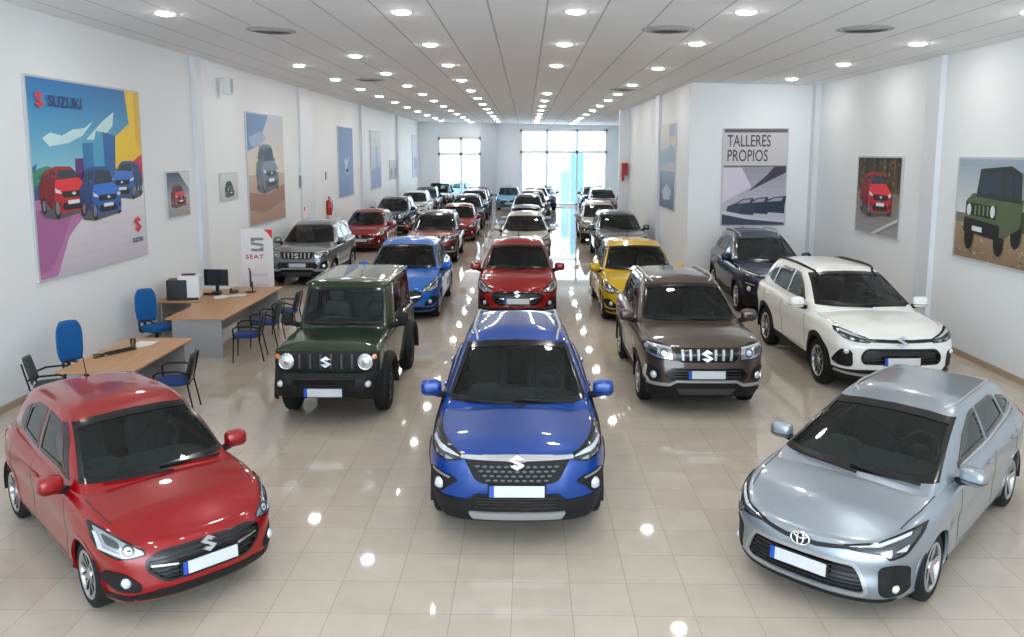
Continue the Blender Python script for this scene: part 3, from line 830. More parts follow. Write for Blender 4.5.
def model_across():
    L = 4.635
    S = dict(name='parked_car', L=L, hw=.9275, H=1.69, wr=.36, ra=.415, rim=.24, axles=(.94, 3.63),
        plan=[(0, 0), (.40, .012), (.68, .075), (.84, .22), (.905, .48), (.925, .85), (.9275, 1.6), (.9275, 3.0), (.92, 3.8), (.88, 4.25), (.76, 4.52), (.42, 4.62), (0, 4.635)],
        zb=[(0, .27), (1, .23), (4.6, .28)],
        edge=[(0, .93), (.25, .965), (.6, 1.03), (1.2, 1.06), (2.0, 1.07), (3.6, 1.13), (4.635, 1.13)],
        center=[(0, .94), (.25, 1.01), (.6, 1.06), (1.2, 1.11), (1.7, 1.12), (4.635, 1.13)],
        fprof=[(0, .12), (.12, .055), (.3, .01), (.5, .0), (.7, .01), (.86, .04), (.95, .08), (1, .15)],
        sprof=[(0, .10), (.1, .06), (.3, .04), (.5, .03), (.70, .0), (.84, .012), (.94, .03), (1, .08)],
        rprof=[(0, .08), (.2, .01), (.5, 0), (.8, .04), (1, .12)],
        flare=.03, clad=.18, cab=[(1.0, 1.02, 4.56, .84), (1.12, 1.24, 4.55, .815), (1.28, 1.56, 4.46, .755), (1.46, 1.95, 4.30, .685), (1.57, 2.24, 4.16, .625), (1.61, 2.38, 4.06, .575)],
        bow=(.12, .10), rbow=(.18, .12), taper=[(0, 1), (2.6, 1), (4.635, .92)], droop=[(0, -.03), (2.2, -.01), (2.9, .01), (3.6, 0), (4.635, -.07)], crown=.04,
        tub=1.10, seat=2.4, mirror=(1.62, 1.17, 1.02), mirsize=(.245, .15, .18), rail=(2.15, 4.2), spokes=5, spoke='twin', arch='black', archw=.065, archoff=.014,
        door_lines=[[(1.55, .5), (1.52, .8), (1.58, 1.05)], [(2.70, .36), (2.70, .8), (2.72, 1.08)], [(3.4, .62), (3.62, .8), (3.72, .95), (3.76, 1.1)], [(1.55, .42), (3.2, .40)]],
        hood_lines=[[(.76, .47), (.815, .9), (.82, 1.2)]], handles=[(2.52, .98), (3.5, 1.01)],
        wiper=[(.64, 1.14, -.02, 1.165), (.08, 1.13, -.58, 1.155)])
    c = Car(S)
    ws = sym([(0, 1.145), (.42, 1.15), (.77, 1.163), (.61, 1.545), (.35, 1.568), (0, 1.575)])
    c.window('windshield', ws, 'F', .036)
    sides(c, [rnd([(1.80, 1.17), (2.15, 1.40), (2.48, 1.53), (2.72, 1.54), (2.72, 1.17)], .03), rnd([(2.78, 1.17), (2.78, 1.54), (3.36, 1.525), (3.52, 1.48), (3.60, 1.19)], .03), rnd([(3.66, 1.20), (3.60, 1.47), (3.92, 1.40), (4.14, 1.26)], .03)])
    hl = rnd([(.46, .835), (.46, .895), (.66, .955), (.78, 1.0), (.845, 1.012), (.86, .96), (.80, .89), (.66, .845)], [.01, .01, .03, .02, .02, .02, .04, .03])
    lamp(c, hl, LAMPD, [('headlight_strip', [(.50, .885), (.66, .94), (.79, .985), (.82, .985), (.82, .97), (.70, .93)], LENS), ('headlight_cell', rnd([(.52, .86), (.60, .885), (.60, .85)], .006), LAMPM), ('headlight_cell', rnd([(.64, .87), (.72, .905), (.72, .87)], .006), LAMPM), ('headlight_cell', rnd([(.75, .895), (.82, .94), (.81, .91)], .006), LAMPM)])
    c.patch('grille_bar', rnd([(-.47, .89), (-.10, .88), (.10, .88), (.47, .89), (.47, .85), (.12, .835), (-.12, .835), (-.47, .85)], .01), GLOSSBLK, off=.012)
    c.s_badge(.865, .085, off=.04)
    g = rnd([(-.52, .76), (.52, .76), (.60, .64), (.56, .52), (-.56, .52), (-.60, .64)], .07)
    c.recess('grille', g, GLOSSBLK, .03, .03, BLACK)
    louvers(c, .54, .53, .75, 6, ALLOYD, .012, -.005)
    both(c, 'fog_surround', rnd([(.68, .51), (.695, .69), (.73, .73), (.82, .73), (.845, .69), (.865, .51), (.83, .47), (.71, .47)], .03), BLACK, .012)
    fogs(c, .765, .70, .035)
    c.patch('bumper_cladding', rnd([(-.86, .42), (-.5, .44), (.5, .44), (.86, .42), (.84, .34), (.62, .28), (-.62, .28), (-.84, .34)], .02), BLACK, off=.012, th=.02)
    c.strip('bumper_trim', [(-.84, .385), (-.55, .36), (.55, .36), (.84, .385)], .03, SILVERP, off=.028, th=.03)
    c.plate(.575)
    rear_basics(c, sym([(0, 1.24), (.64, 1.25), (.54, 1.5), (0, 1.53)]), rnd([(.50, .96), (.50, 1.04), (.82, 1.10), (.88, .98)], .02), .8)
    c.finish_hull(); c.wheels(); c.mirrors(); c.seams(); c.wipers(); c.rails(BLACK, .022, .99, .015); c.antenna(3.9, .0)
    c.stretch(1.14, 0.05)
    return c.root

def model_corolla():
    L = 4.65
    S = dict(name='parked_car', L=L, hw=.895, H=1.435, wr=.316, ra=.36, rim=.215, axles=(.93, 3.63),
        plan=[(0, 0), (.30, .02), (.55, .10), (.72, .24), (.82, .46), (.875, .90), (.89, 1.5), (.895, 2.8), (.89, 3.7), (.85, 4.2), (.72, 4.5), (.42, 4.63), (0, 4.65)],
        zb=[(0, .18), (1, .17), (4.65, .22)],
        edge=[(0, .715), (.25, .745), (.6, .82), (1.1, .885), (1.8, .915), (3.6, .97), (4.65, .98)],
        center=[(0, .725), (.25, .79), (.6, .86), (1.1, .925), (1.7, .95), (4.65, .99)],
        fprof=[(0, .08), (.12, .03), (.3, .0), (.5, .015), (.7, .02), (.86, .05), (.95, .09), (1, .16)],
        sprof=[(0, .08), (.12, .04), (.3, .025), (.5, .02), (.70, .0), (.84, .008), (.94, .03), (1, .085)],
        rprof=[(0, .07), (.2, .01), (.5, 0), (.8, .04), (1, .11)],
        flare=.025, cab=[(.85, .86, 4.55, .81), (.95, 1.09, 4.52, .785), (1.08, 1.44, 4.42, .735), (1.23, 1.87, 4.24, .665), (1.33, 2.24, 4.08, .605), (1.365, 2.42, 3.96, .555)],
        bow=(.13, .11), rbow=(.2, .14), taper=[(0, 1), (2.6, 1), (4.65, .90)], droop=[(0, -.03), (2.1, -.01), (2.7, .01), (3.5, 0), (4.65, -.07)], crown=.04,
        tub=.95, seat=2.45, mirror=(1.60, .985, .965), rail=(2.4, 4.0), spokes=5, spoke='wide', arch='body', archw=.035, archoff=.005,
        door_lines=[[(1.60, .33), (1.56, .6), (1.62, .9)], [(2.76, .33), (2.76, .7), (2.78, .93)], [(3.38, .55), (3.6, .75), (3.72, .96)], [(1.60, .29), (3.2, .29)]],
        hood_lines=[[(.70, .46), (.755, .8), (.775, 1.2)]], handles=[(2.58, .845), (3.50, .87)], rimmat=ALLOY,
        wiper=[(.64, .94, -.02, .965), (.08, .93, -.58, .955)])
    c = Car(S)
    ws = sym([(0, .945), (.42, .95), (.755, .96), (.60, 1.305), (.35, 1.325), (0, 1.332)])
    c.window('windshield', ws, 'F', .036)
    sides(c, [rnd([(1.74, .98), (2.15, 1.18), (2.55, 1.30), (2.76, 1.31), (2.76, .99)], .03), rnd([(2.82, .99), (2.82, 1.31), (3.4, 1.30), (3.55, 1.26), (3.66, 1.02)], .03), rnd([(3.72, 1.03), (3.62, 1.255), (3.95, 1.19), (4.2, 1.07)], .03)])
    for p in 'RL': c.strip('window_trim', [(1.80, .975), (2.76, .972), (3.7, 1.0), (4.22, 1.05)], .016, CHROME, p, 'cab', .012, .02)
    hl = rnd([(.36, .64), (.36, .668), (.60, .712), (.76, .785), (.835, .815), (.845, .76), (.79, .62), (.70, .585), (.66, .63)], [.005, .005, .02, .02, .01, .03, .03, .02, .02])
    lamp(c, hl, LAMPD, [('headlight_strip', [(.40, .66), (.60, .70), (.78, .775), (.78, .755), (.62, .685)], LENS), ('headlight_cell', rnd([(.63, .645), (.70, .675), (.71, .635), (.70, .605)], .008), LAMPM), ('headlight_cell', rnd([(.725, .655), (.79, .70), (.78, .65)], .008), LENS)])
    c.patch('grille_bar', rnd([(-.40, .668), (-.14, .635), (.14, .635), (.40, .668), (.40, .64), (.15, .60), (-.15, .60), (-.40, .64)], .01), GLOSSBLK, off=.010)
    c.oval_badge(.632, .03)
    g = rnd([(-.47, .545), (.47, .545), (.54, .43), (.58, .30), (.53, .245), (-.53, .245), (-.58, .30), (-.54, .43)], .05)
    c.recess('grille', g, GLOSSBLK, .03, .03, SILVERP)
    louvers(c, lambda z: .44+.10*min(1, (.54-z)/.2), .26, .53, 7, ALLOYD, .012, -.005)
    both(c, 'bumper_vent', rnd([(.645, .28), (.63, .49), (.66, .53), (.75, .545), (.80, .50), (.80, .29), (.76, .25), (.68, .25)], .03), BLACK, .010)
    fogs(c, .735, .325, .03)
    c.patch('front_lip', rnd([(-.74, .225), (.74, .225), (.70, .19), (-.70, .19)], .01), BLACK, off=.01)
    c.plate(.435)
    rear_basics(c, sym([(0, 1.06), (.60, 1.07), (.50, 1.28), (0, 1.31)]), rnd([(.45, .84), (.45, .92), (.78, .97), (.82, .84)], .02), .62)
    c.finish_hull(); c.wheels(); c.mirrors(); c.seams(); c.wipers(); c.antenna(3.9, .0)
    # low roof rails
    c.rails(c.S['rmat'] if 'rmat' in c.S else SILVERP, .012, .97, .02)
    return c.root

def model_jimny():
    L = 3.48
    S = dict(name='parked_car', L=L, hw=.74, H=1.72, wr=.345, ra=.41, rim=.195, axles=(.70, 2.95), tw=.2,
        plan=[(0, 0), (.42, .0), (.66, .012), (.725, .05), (.738, .16), (.74, .6), (.74, 1.4), (.74, 2.4), (.738, 3.1), (.73, 3.40), (.68, 3.465), (.42, 3.48), (0, 3.48)],
        zb=[(0, .42), (.6, .36), (3.0, .36), (3.48, .44)],
        edge=[(0, 1.005), (.15, 1.04), (.5, 1.06), (1.0, 1.07), (2.0, 1.08), (3.48, 1.09)],
        center=[(0, 1.01), (.15, 1.065), (.5, 1.085), (1.0, 1.10), (3.48, 1.10)],
        fprof=[(0, .05), (.15, .02), (.4, .0), (.7, .005), (.9, .012), (.96, .03), (1, .07)],
        sprof=[(0, .05), (.12, .02), (.35, .005), (.7, .0), (.9, .005), (.96, .012), (1, .05)],
        rprof=[(0, .04), (.2, .005), (.5, 0), (.85, .01), (1, .06)],
        cab=[(1.02, 1.00, 3.46, .70), (1.12, 1.07, 3.46, .695), (1.30, 1.19, 3.44, .675), (1.50, 1.32, 3.42, .65), (1.62, 1.40, 3.40, .63), (1.655, 1.45, 3.36, .605)],
        bow=(.06, .05), rbow=(.05, .05), taper=[(0, 1), (3.5, .985)], droop=[(0, 0), (3.5, 0)], crown=.03, crown_pow=3.5,
        tub=1.10, seat=1.85, mirror=(1.22, 1.19, .88), mirsize=(.17, .11, .19), mirmat=BLACK, handmat=BLACK, rail=(1.6, 3.2), spokes=5, spoke='wide', arch='black', archw=.085, archoff=.07, rimmat=ALLOYD,
        door_lines=[[(1.22, .46), (1.20, .8), (1.20, 1.05)], [(2.30, .46), (2.30, .8), (2.30, 1.06)], [(1.22, .42), (2.3, .42)]],
        hood_lines=[[(.655, .10), (.66, .6), (.66, 1.0)]], handles=[(2.12, .95)],
        wiper=[(.56, 1.13, -.04, 1.15), (.06, 1.125, -.52, 1.145)])
    c = Car(S)
    ws = sym([(0, 1.13), (.36, 1.132), (.625, 1.14), (.585, 1.575), (.35, 1.59), (0, 1.593)])
    c.window('windshield', rnd(ws, .03), 'F', .04)
    sides(c, [rnd([(1.33, 1.13), (1.50, 1.40), (1.60, 1.56), (2.26, 1.57), (2.26, 1.13)], .04), rnd([(2.40, 1.13), (2.40, 1.57), (3.20, 1.57), (3.26, 1.13)], .05)])
    c.patch('grille', rnd([(-.70, .985), (.70, .985), (.70, .735), (-.70, .735)], .03), BLACK, off=.016, th=.02)
    for k in range(-2, 3):
        if k: c.patch('grille_slot', rnd(rect(k*.145-.045, .77, k*.145+.045, .955), .03), BLACK, off=.026, th=.02)
    for k in (-3, -2, -1, 1, 2, 3): c.strip('grille_slat', [(k*.145-.072*(1 if k > 0 else -1), .955), (k*.145-.072*(1 if k > 0 else -1), .77)], .03, CHARC, off=.038, th=.03)
    c.s_badge(.865, .075, off=.05)
    for sx in (-1, 1):
        h, n = c.ray('F', sx*.545, .865, c.bvh_low)
        o = c.put('headlight', MB().lathe([(0, -.06), (.045, -.058), (.078, -.042), (.092, -.03), (.102, -.035), (.108, -.02), (.108, .03)], 'Y', 28, 0, tuple(h)), LENS)
        c.put('headlight_rim', MB().lathe([(.088, -.036), (.094, -.048), (.108, -.044), (.114, -.02), (.114, .03)], 'Y', 28, 0, tuple(h)), CHROME, o)
        c.put('headlight_bulb', MB().blob((h.x, h.y-.055, h.z), (.07, .03, .07), .9), CHROME, o)
        c.patch('turn_signal', circ(sx*.665, .93, .03, 14), AMBER, off=.03, th=.03)
    # bumper: a bar standing out from the nose
    zf = [(.40, -.03), (.46, -.10), (.58, -.13), (.70, -.11), (.735, -.02)]
    rows = []
    for x in [-.80+.04*k for k in range(41)]:
        x *= .95; ex = min(1, max(0, (.76-abs(x))/.22))**.5
        rows.append([(x, -c.o+(-.06+.20*(1-ex))+d*ex, z) for z, d in zf])
    o = c.put('front_bumper', MB().grid(rows), BLACK)
    c.put('lower_grille', MB().box((0, -c.o-.175, .64), (.86, .05, .085), bev=.01), GLOSSBLK, o)
    for sx in (-1, 1):
        c.put('fog_lamp', MB().lathe([(0, -.03), (.028, -.026), (.04, -.01), (.045, .03)], 'Y', 18, 0, (sx*.60, -c.o-.16, .60)), LENS)
    mb = MB().box((0, -c.o-.215, .50), (.54, .02, .135), bev=.004); p = c.put('license_plate', mb, BLACK, label='blank white licence plate with a blue band')
    c.put('plate_face', MB().box((.02, -c.o-.227, .50), (.475, .008, .108)), PLATEW, p); c.put('plate_band', MB().box((-.238, -c.o-.2275, .50), (.045, .009, .108)), PLATEB, p)
    # flares
    rear_basics(c, rnd(sym([(0, 1.16), (.55, 1.16), (.54, 1.55), (0, 1.56)]), .03), rnd([(.58, .52), (.58, .62), (.70, .62), (.70, .52)], .01), .60)
    for sx in (-1, 1):
        for ya in S['axles']:
            y = ya-c.o; rows = []
            for k in range(21):
                a = -.12+(math.pi+.24)*k/20; e = .0
                cy, cz = math.cos(a), math.sin(a)
                rows.append([(sx*x, y+r*cy, .345+r*cz) for r, x in ((.505, .735), (.50, .765), (.475, .805), (.44, .822), (.405, .82), (.405, .72))])
            c.put('wheel_flare', MB().grid(rows), BLACK)
    c.finish_hull(); S['archw'] = .04; S['archoff'] = .01
    # wheels sit under the flares
    c.wheels(); c.mirrors(); c.seams(); c.wipers()
    for ch in c.root.children:
        if ch.name.startswith('wheel') and 'arch' not in ch.name and 'flare' not in ch.name: ch.location.x += .055 if ch.location.x > 0 else -.055
    # rain gutters and spare wheel
    for sx in (-1, 1):
        c.put('roof_gutter', MB().tube([(sx*.635, 1.42-c.o, 1.63), (sx*.64, 2.4-c.o, 1.645), (sx*.63, 3.38-c.o, 1.63)], .014, 6), BODY)
    t = MB().lathe([(0, -.09), (.25, -.09), (.33, -.06), (.34, 0), (.33, .09), (0, .09)], 'Y', 32, 0, (0, c.o+.12, .86)); c.put('spare_wheel', t, RUBBER)
    c.antenna(1.65, .0) if False else None
    c.stretch(1.12, 0.1)
    return c.root
LAMP, SKY, EXPO = 120.0, 7.0, .12
# ------------------------------------------------------------------ the room
XL, XR, XC, YB, YN = -7.6, 8.1, 4.6, 57.0, -7.0      # left wall, front right wall, rear right wall, back wall, near end
YT = 22.8                                            # wall that steps in on the right
def zc_(x): return 5.62+(8.1-x)*.0199                # the suspended ceiling falls slightly to the right

def nodes_mat(name):
    m = bpy.data.materials.new(name); m.use_nodes = True; MATS[name] = m
    nt = m.node_tree; return m, nt, nt.nodes['Principled BSDF']
def N(nt, t, **kw):
    n = nt.nodes.new(t)
    for k, v in kw.items(): setattr(n, k, v)
    return n
def line_mask(nt, sock, period, offset, width):
    a = N(nt, 'ShaderNodeMath', operation='SUBTRACT'); nt.links.new(sock, a.inputs[0]); a.inputs[1].default_value = offset
    b = N(nt, 'ShaderNodeMath', operation='PINGPONG'); nt.links.new(a.outputs[0], b.inputs[0]); b.inputs[1].default_value = period/2
    c = N(nt, 'ShaderNodeMath', operation='LESS_THAN'); nt.links.new(b.outputs[0], c.inputs[0]); c.inputs[1].default_value = width/2
    return c.outputs[0]
def mixc(nt, fac, a, b):
    m = N(nt, 'ShaderNodeMix', data_type='RGBA')
    if fac is not None: nt.links.new(fac, m.inputs[0])
    for i, v in ((6, a), (7, b)):
        if isinstance(v, tuple): m.inputs[i].default_value = (*v, 1)
        else: nt.links.new(v, m.inputs[i])
    return m.outputs[2]

def floor_material():
    m, nt, b = nodes_mat('polished_beige_tiles')
    g = N(nt, 'ShaderNodeNewGeometry'); sp = N(nt, 'ShaderNodeSeparateXYZ'); nt.links.new(g.outputs['Position'], sp.inputs[0])
    lx = line_mask(nt, sp.outputs[0], .5, -.11, .005); ly = line_mask(nt, sp.outputs[1], .5, .11, .0045)
    mx = N(nt, 'ShaderNodeMath', operation='MAXIMUM'); nt.links.new(lx, mx.inputs[0]); nt.links.new(ly, mx.inputs[1])
    n1 = N(nt, 'ShaderNodeTexNoise'); n1.inputs['Scale'].default_value = 3.5; n1.inputs['Detail'].default_value = 6; nt.links.new(g.outputs['Position'], n1.inputs['Vector'])
    # per tile tone
    mp = N(nt, 'ShaderNodeMapping'); mp.inputs['Location'].default_value = (.22, -.22, 0); mp.inputs['Scale'].default_value = (2, 2, 0); nt.links.new(g.outputs['Position'], mp.inputs[0])
    fl = N(nt, 'ShaderNodeVectorMath', operation='FLOOR'); nt.links.new(mp.outputs[0], fl.inputs[0])
    wn = N(nt, 'ShaderNodeTexWhiteNoise', noise_dimensions='2D'); nt.links.new(fl.outputs[0], wn.inputs['Vector'])
    c1 = mixc(nt, n1.outputs['Fac'], srgb(170, 159, 146), srgb(196, 186, 174))
    c2 = mixc(nt, wn.outputs['Value'], srgb(174, 163, 150), srgb(192, 182, 170))
    cm = N(nt, 'ShaderNodeMix', data_type='RGBA'); cm.inputs[0].default_value = .4; nt.links.new(c1, cm.inputs[6]); nt.links.new(c2, cm.inputs[7])
    c = mixc(nt, mx.outputs[0], cm.outputs[2], srgb(150, 137, 122))
    nt.links.new(c, b.inputs['Base Color'])
    b.inputs['Roughness'].default_value = .035; b.inputs['Specular IOR Level'].default_value = .4
    return m
def ceiling_material():
    m, nt, b = nodes_mat('ceiling_tiles')
    g = N(nt, 'ShaderNodeNewGeometry'); sp = N(nt, 'ShaderNodeSeparateXYZ'); nt.links.new(g.outputs['Position'], sp.inputs[0])
    lx = line_mask(nt, sp.outputs[0], .82, .29, .028); ly = line_mask(nt, sp.outputs[1], .6, 0, .014)
    n1 = N(nt, 'ShaderNodeTexNoise'); n1.inputs['Scale'].default_value = 90; nt.links.new(g.outputs['Position'], n1.inputs['Vector'])
    c = mixc(nt, n1.outputs['Fac'], srgb(242, 243, 244), srgb(248, 248, 248))
    c = mixc(nt, ly, c, srgb(236, 237, 238)); c = mixc(nt, lx, c, srgb(188, 191, 194))
    nt.links.new(c, b.inputs['Base Color']); b.inputs['Roughness'].default_value = .75
    return m
def wall_material(name, rgb):
    m, nt, b = nodes_mat(name)
    g = N(nt, 'ShaderNodeNewGeometry'); n1 = N(nt, 'ShaderNodeTexNoise'); n1.inputs['Scale'].default_value = .8; n1.inputs['Detail'].default_value = 4
    nt.links.new(g.outputs['Position'], n1.inputs['Vector'])
    a = srgb(*rgb); c = mixc(nt, n1.outputs['Fac'], tuple(q*.96 for q in a), a)
    nt.links.new(c, b.inputs['Base Color']); b.inputs['Roughness'].default_value = .55
    return m
FLOOR, CEIL, WALL = floor_material(), ceiling_material(), wall_material('white_wall', (230, 233, 235))
TRIMW = mat('white_trim', srgb(214, 218, 224), .45)
BASEB = mat('tan_baseboard', srgb(170, 150, 128), .35)
ALU = mat('frame_grey', srgb(186, 190, 194), .4); WFR = mat('window_frame_white', srgb(236, 238, 240), .4)
PANE = glass_mat('shopfront_glass', (.93, .97, .98))

def slab(x0, x1, y0, y1, z0, z1, mb=None):
    mb = mb or MB(); mb.box(((x0+x1)/2, (y0+y1)/2, (z0+z1)/2), (x1-x0, y1-y0, z1-z0)); return mb
struct('floor', slab(XL-.3, XR+.3, YN, YB+.35, -.12, 0), FLOOR)
x0, x1 = XL-.3, XR+.3
cb = MB()
v = [(x, y, zc_(x)+dz) for dz in (0, .15) for x, y in ((x0, YN), (x1, YN), (x1, YB+.3), (x0, YB+.3))]
cb.add(v, [(0, 1, 2, 3), (7, 6, 5, 4), (0, 4, 5, 1), (1, 5, 6, 2), (2, 6, 7, 3), (3, 7, 4, 0)], smooth=False)
struct('ceiling', cb, CEIL)
H_ = 6.0
struct('wall_left', slab(XL-.25, XL, YN, YB+.3, 0, H_), WALL)
struct('wall_right', slab(XR, XR+.25, YN, YT+.25, 0, H_), WALL)
struct('wall_right_step', slab(XC, XR, YT, YT+.25, 0, H_), WALL)
struct('wall_right_rear', slab(XC, XC+.25, YT+.25, 36.0, 0, H_), WALL)
struct('wall_right_recess', slab(6.7, 6.95, 36.5, YB+.3, 0, H_), WALL)
struct('wall_right_return', slab(XC, 6.95, 36.25, 36.5, 0, H_), WALL)
# shallow pilasters
k = 1
for (xa, xb, ya, yb) in ((XL, XL+.10, 18.35, 18.75), (XL, XL+.07, 26.9, 28.5), (XL, XL+.12, 36.8, 37.5), (XL, XL+.16, 47.0, 47.8),
                         (XR-.10, XR, 15.9, 16.45), (XR-.14, XR, YT-.30, YT), (XC-.10, XC, 27.6, 28.3), (4.17, XC+.25, 36.0, 36.5), (-3.15, -2.1, YB-.45, YB+.3)):
    struct('trim_%d' % k, slab(xa, xb, ya, yb, 0, zc_((xa+xb)/2)+.01), TRIMW if k != 9 else mat('pier_shade_grey', srgb(190, 195, 202), .5)); k += 1  # back pier: shade of facing away from the windows put into its greyer colour
# base boards
struct('baseboard_left', slab(XL, XL+.02, YN, YB, 0, .11), BASEB)
struct('baseboard_right', slab(XR-.02, XR, YN, YT, 0, .11), BASEB)
struct('baseboard_step', slab(XC, XR, YT-.02, YT, 0, .11), BASEB)
struct('baseboard_right_rear', slab(XC-.02, XC, YT, 36.0, 0, .11), BASEB)
# back wall with a window and a shopfront
wb = slab(XL, -6.25, YB, YB+.3, 0, H_); slab(-6.25, -3.15, YB, YB+.3, 4.85, H_, wb); slab(-6.25, -3.15, YB, YB+.3, 0, .75, wb)
slab(-2.1, -.42, YB, YB+.3, 0, H_, wb); slab(5.75, 6.95, YB, YB+.3, 0, H_, wb); slab(-.42, 5.75, YB, YB+.3, 5.42, H_, wb)
struct('wall_back', wb, WALL)
def window(n, x0, x1, z0, z1, mull, trans, w=.17):
    mb = MB(); y = YB+.14
    for x in [x0+w/2, x1-w/2]+mull: mb.box((x, y, (z0+z1)/2), (w, .12, z1-z0))
    for z in [z0+w/2, z1-w/2]+trans: mb.box(((x0+x1)/2, y, z), (x1-x0, .12, w))
    o = struct('window_%d' % n, mb, WFR)
    g = MB(); g.add([(x0, y, z0), (x1, y, z0), (x1, y, z1), (x0, y, z1)], [(0, 1, 2, 3)], smooth=False); g.build('window_pane', PANE, o)
window(1, -6.25, -3.15, .75, 4.85, [-4.6], [3.68])
window(2, -.42, 5.75, .02, 5.42, [1.48, 3.6], [3.82])
# outside
EXTG = mat('pale_paving', srgb(205, 205, 200), .8)
struct('pavement_exterior', slab(-60, 60, YB+.36, 140, -.14, -.02), EXTG)
PALEB = mat('pale_facade', srgb(225, 228, 230), .8)
t = empty('street_building', (0, 100, -.02), 0, 'pale building across the street beyond the shopfront glass', 'building')
MB().box((5, 4, 5), (90, 8, 10)).build('facade', PALEB, t)
MB().box((5, 4, 10.1), (91, 8.4, .3)).build('roof_edge', PALEB, t)
SIGNB = mat('pale_blue_sign', srgb(120, 175, 205), .4)
t = empty('totem_sign', (3.4, 59.2, -.02), 0, 'pale blue stepped sign panel standing outside the shopfront glass', 'sign')
MB().box((.35, 0, 1.9), (.95, .12, 3.8), bev=.02).build('tall_panel', SIGNB, t)
MB().box((-.5, 0, 1.28), (.68, .12, 2.56), bev=.02).build('low_panel', mat('pale_blue_sign_b', srgb(150, 195, 215), .4), t)
MB().box((.0, 0, .06), (1.9, .5, .12)).build('sign_base', ALU, t)

# ------------------------------------------------------------------ ceiling lamps and diffusers
EMIT = mat('lamp_diffuser', (1.0, .97, .92), emis=LAMP)
ORD = ['first', 'second', 'third', 'fourth', 'fifth', 'sixth', 'seventh', 'eighth', 'ninth', 'tenth', 'eleventh', 'twelfth', 'thirteenth', 'fourteenth', 'fifteenth']
def downlight():
    t = empty('ceiling_downlight')
    MB().lathe([(.135, .0), (.165, -.006), (.175, -.003), (.175, .004), (.135, .004)], 'Z', 28).build('trim_ring', TRIMW, t)
    mb = MB().lathe([(0, -.035), (.05, -.033), (.095, -.024), (.125, -.011), (.136, -.002)], 'Z', 24); mb.build('diffuser', EMIT, t)
    return t
proto = downlight(); first = True  # nearest lamps of most rows are out of view, added to light the front
rows = [('the far left ceiling row', -5.6, [5.5, 9.1, 12.7, 20.1, 23.9, 27.5, 31, 34.6, 38.2, 42, 46, 50, 54]),
        ('the second ceiling row from the left wall', -3.75, [17.9, 21.8, 25.7, 29.5, 33, 36.8, 40.5, 44.2, 48, 52, 55.5]),
        ('the ceiling row left of the centre', -1.85, [1.5, 5.0, 8.6, 12.2, 15.8, 19.4, 23.4, 27.25, 31, 34.7, 38.4, 42, 46, 50, 54]),
        ('the ceiling row above the centre aisle', .71, [1.3, 4.8, 8.4, 11.9, 15.4, 19.1, 27.85, 31.6, 35.1, 38.8, 42.5, 46.2, 50, 54]),
        ('the ceiling row right of the centre', 3.1, [4.7, 8.2, 11.7, 15.0, 19.3, 23.9, 27.6, 30.8, 34.3, 38, 42, 46, 50, 54]),
        ('the far right ceiling row', 6.85, [4.4, 7.9, 11.3, 14.5, 17.8, 21.2])]
for nm, x, ys in rows:
    for i, y in enumerate(ys):
        o = proto if first else copy_tree(proto); first = False
        o.location = (x, y, zc_(x)-.001); o.rotation_euler = (0, math.atan(.0199), 0)
        tag(o, '%s white round downlight from the front in %s' % (ORD[i], nm), 'ceiling light', 'ceiling downlights')
GRILL = mat('vent_grey', srgb(176, 178, 178), .5); GRILLD = mat('vent_dark', srgb(110, 112, 112), .6)
def vent():
    t = empty('ceiling_vent')
    MB().lathe([(.0, .02), (.36, .02), (.37, -.004), (.42, -.004), (.43, .006)], 'Z', 36).build('vent_frame', GRILL, t)
    for r in (.10, .17, .24, .31):
        MB().lathe([(r, -.018), (r+.035, .0), (r+.04, .004), (r, -.012)], 'Z', 30).build('vent_ring', GRILL, t)
    mb = MB().lathe([(0, -.02), (.05, -.018), (.055, .01)], 'Z', 18)
    for k in range(24):
        a = k*math.pi/12; mb.box((.2*math.cos(a), .2*math.sin(a), .006), (.30, .014, .012), rz=a)
    mb.build('vent_core', GRILLD, t); return t
pv = vent(); first = True
for x, y, lb in ((-4.45, 14.3, 'round ceiling air vent over the office desks on the left'), (2.3, 13.4, 'round ceiling air vent between the centre and right lamp rows, in front'),
                 (5.31, 13.0, 'round ceiling air vent over the white car'), (-4.56, 23.8, 'round ceiling air vent far back over the left rows of cars'), (3.04, 25.6, 'round ceiling air vent far back over the right row of cars')):
    o = pv if first else copy_tree(pv); first = False
    o.location = (x, y, zc_(x)-.002); o.rotation_euler = (0, math.atan(.0199), 0); tag(o, lb, 'air vent', 'ceiling vents')
# ------------------------------------------------------------------ desks, chairs and what stands on them
def wood_material():
    m, nt, b = nodes_mat('beech_top')
    g = N(nt, 'ShaderNodeTexCoord'); mp = N(nt, 'ShaderNodeMapping'); mp.inputs['Scale'].default_value = (14, 1.2, 6); nt.links.new(g.outputs['Object'], mp.inputs[0])
    n1 = N(nt, 'ShaderNodeTexNoise'); n1.inputs['Scale'].default_value = 1.6; n1.inputs['Detail'].default_value = 5; nt.links.new(mp.outputs[0], n1.inputs['Vector'])
    c = mixc(nt, n1.outputs['Fac'], srgb(164, 118, 78), srgb(200, 152, 108)); nt.links.new(c, b.inputs['Base Color']); b.inputs['Roughness'].default_value = .38
    return m
WOOD = wood_material(); GREYP = mat('desk_grey', srgb(150, 152, 154), .5); BLUEF = mat('blue_fabric', srgb(0, 86, 150), .85); BLUED = mat('navy_fabric', srgb(16, 52, 112), .85)
MESHB = mat('grey_mesh', srgb(62, 66, 70), .7); WHITEP = mat('white_plastic', srgb(220, 222, 224), .4); SCREEN = mat('screen_dark', srgb(22, 34, 44), .15, coat=.5); PAPER = mat('paper', srgb(225, 224, 218), .8)
DARKP = mat('dark_plastic', srgb(30, 34, 40), .45); CLEARG = glass_mat('drinking_glass', (.86, .9, .92))

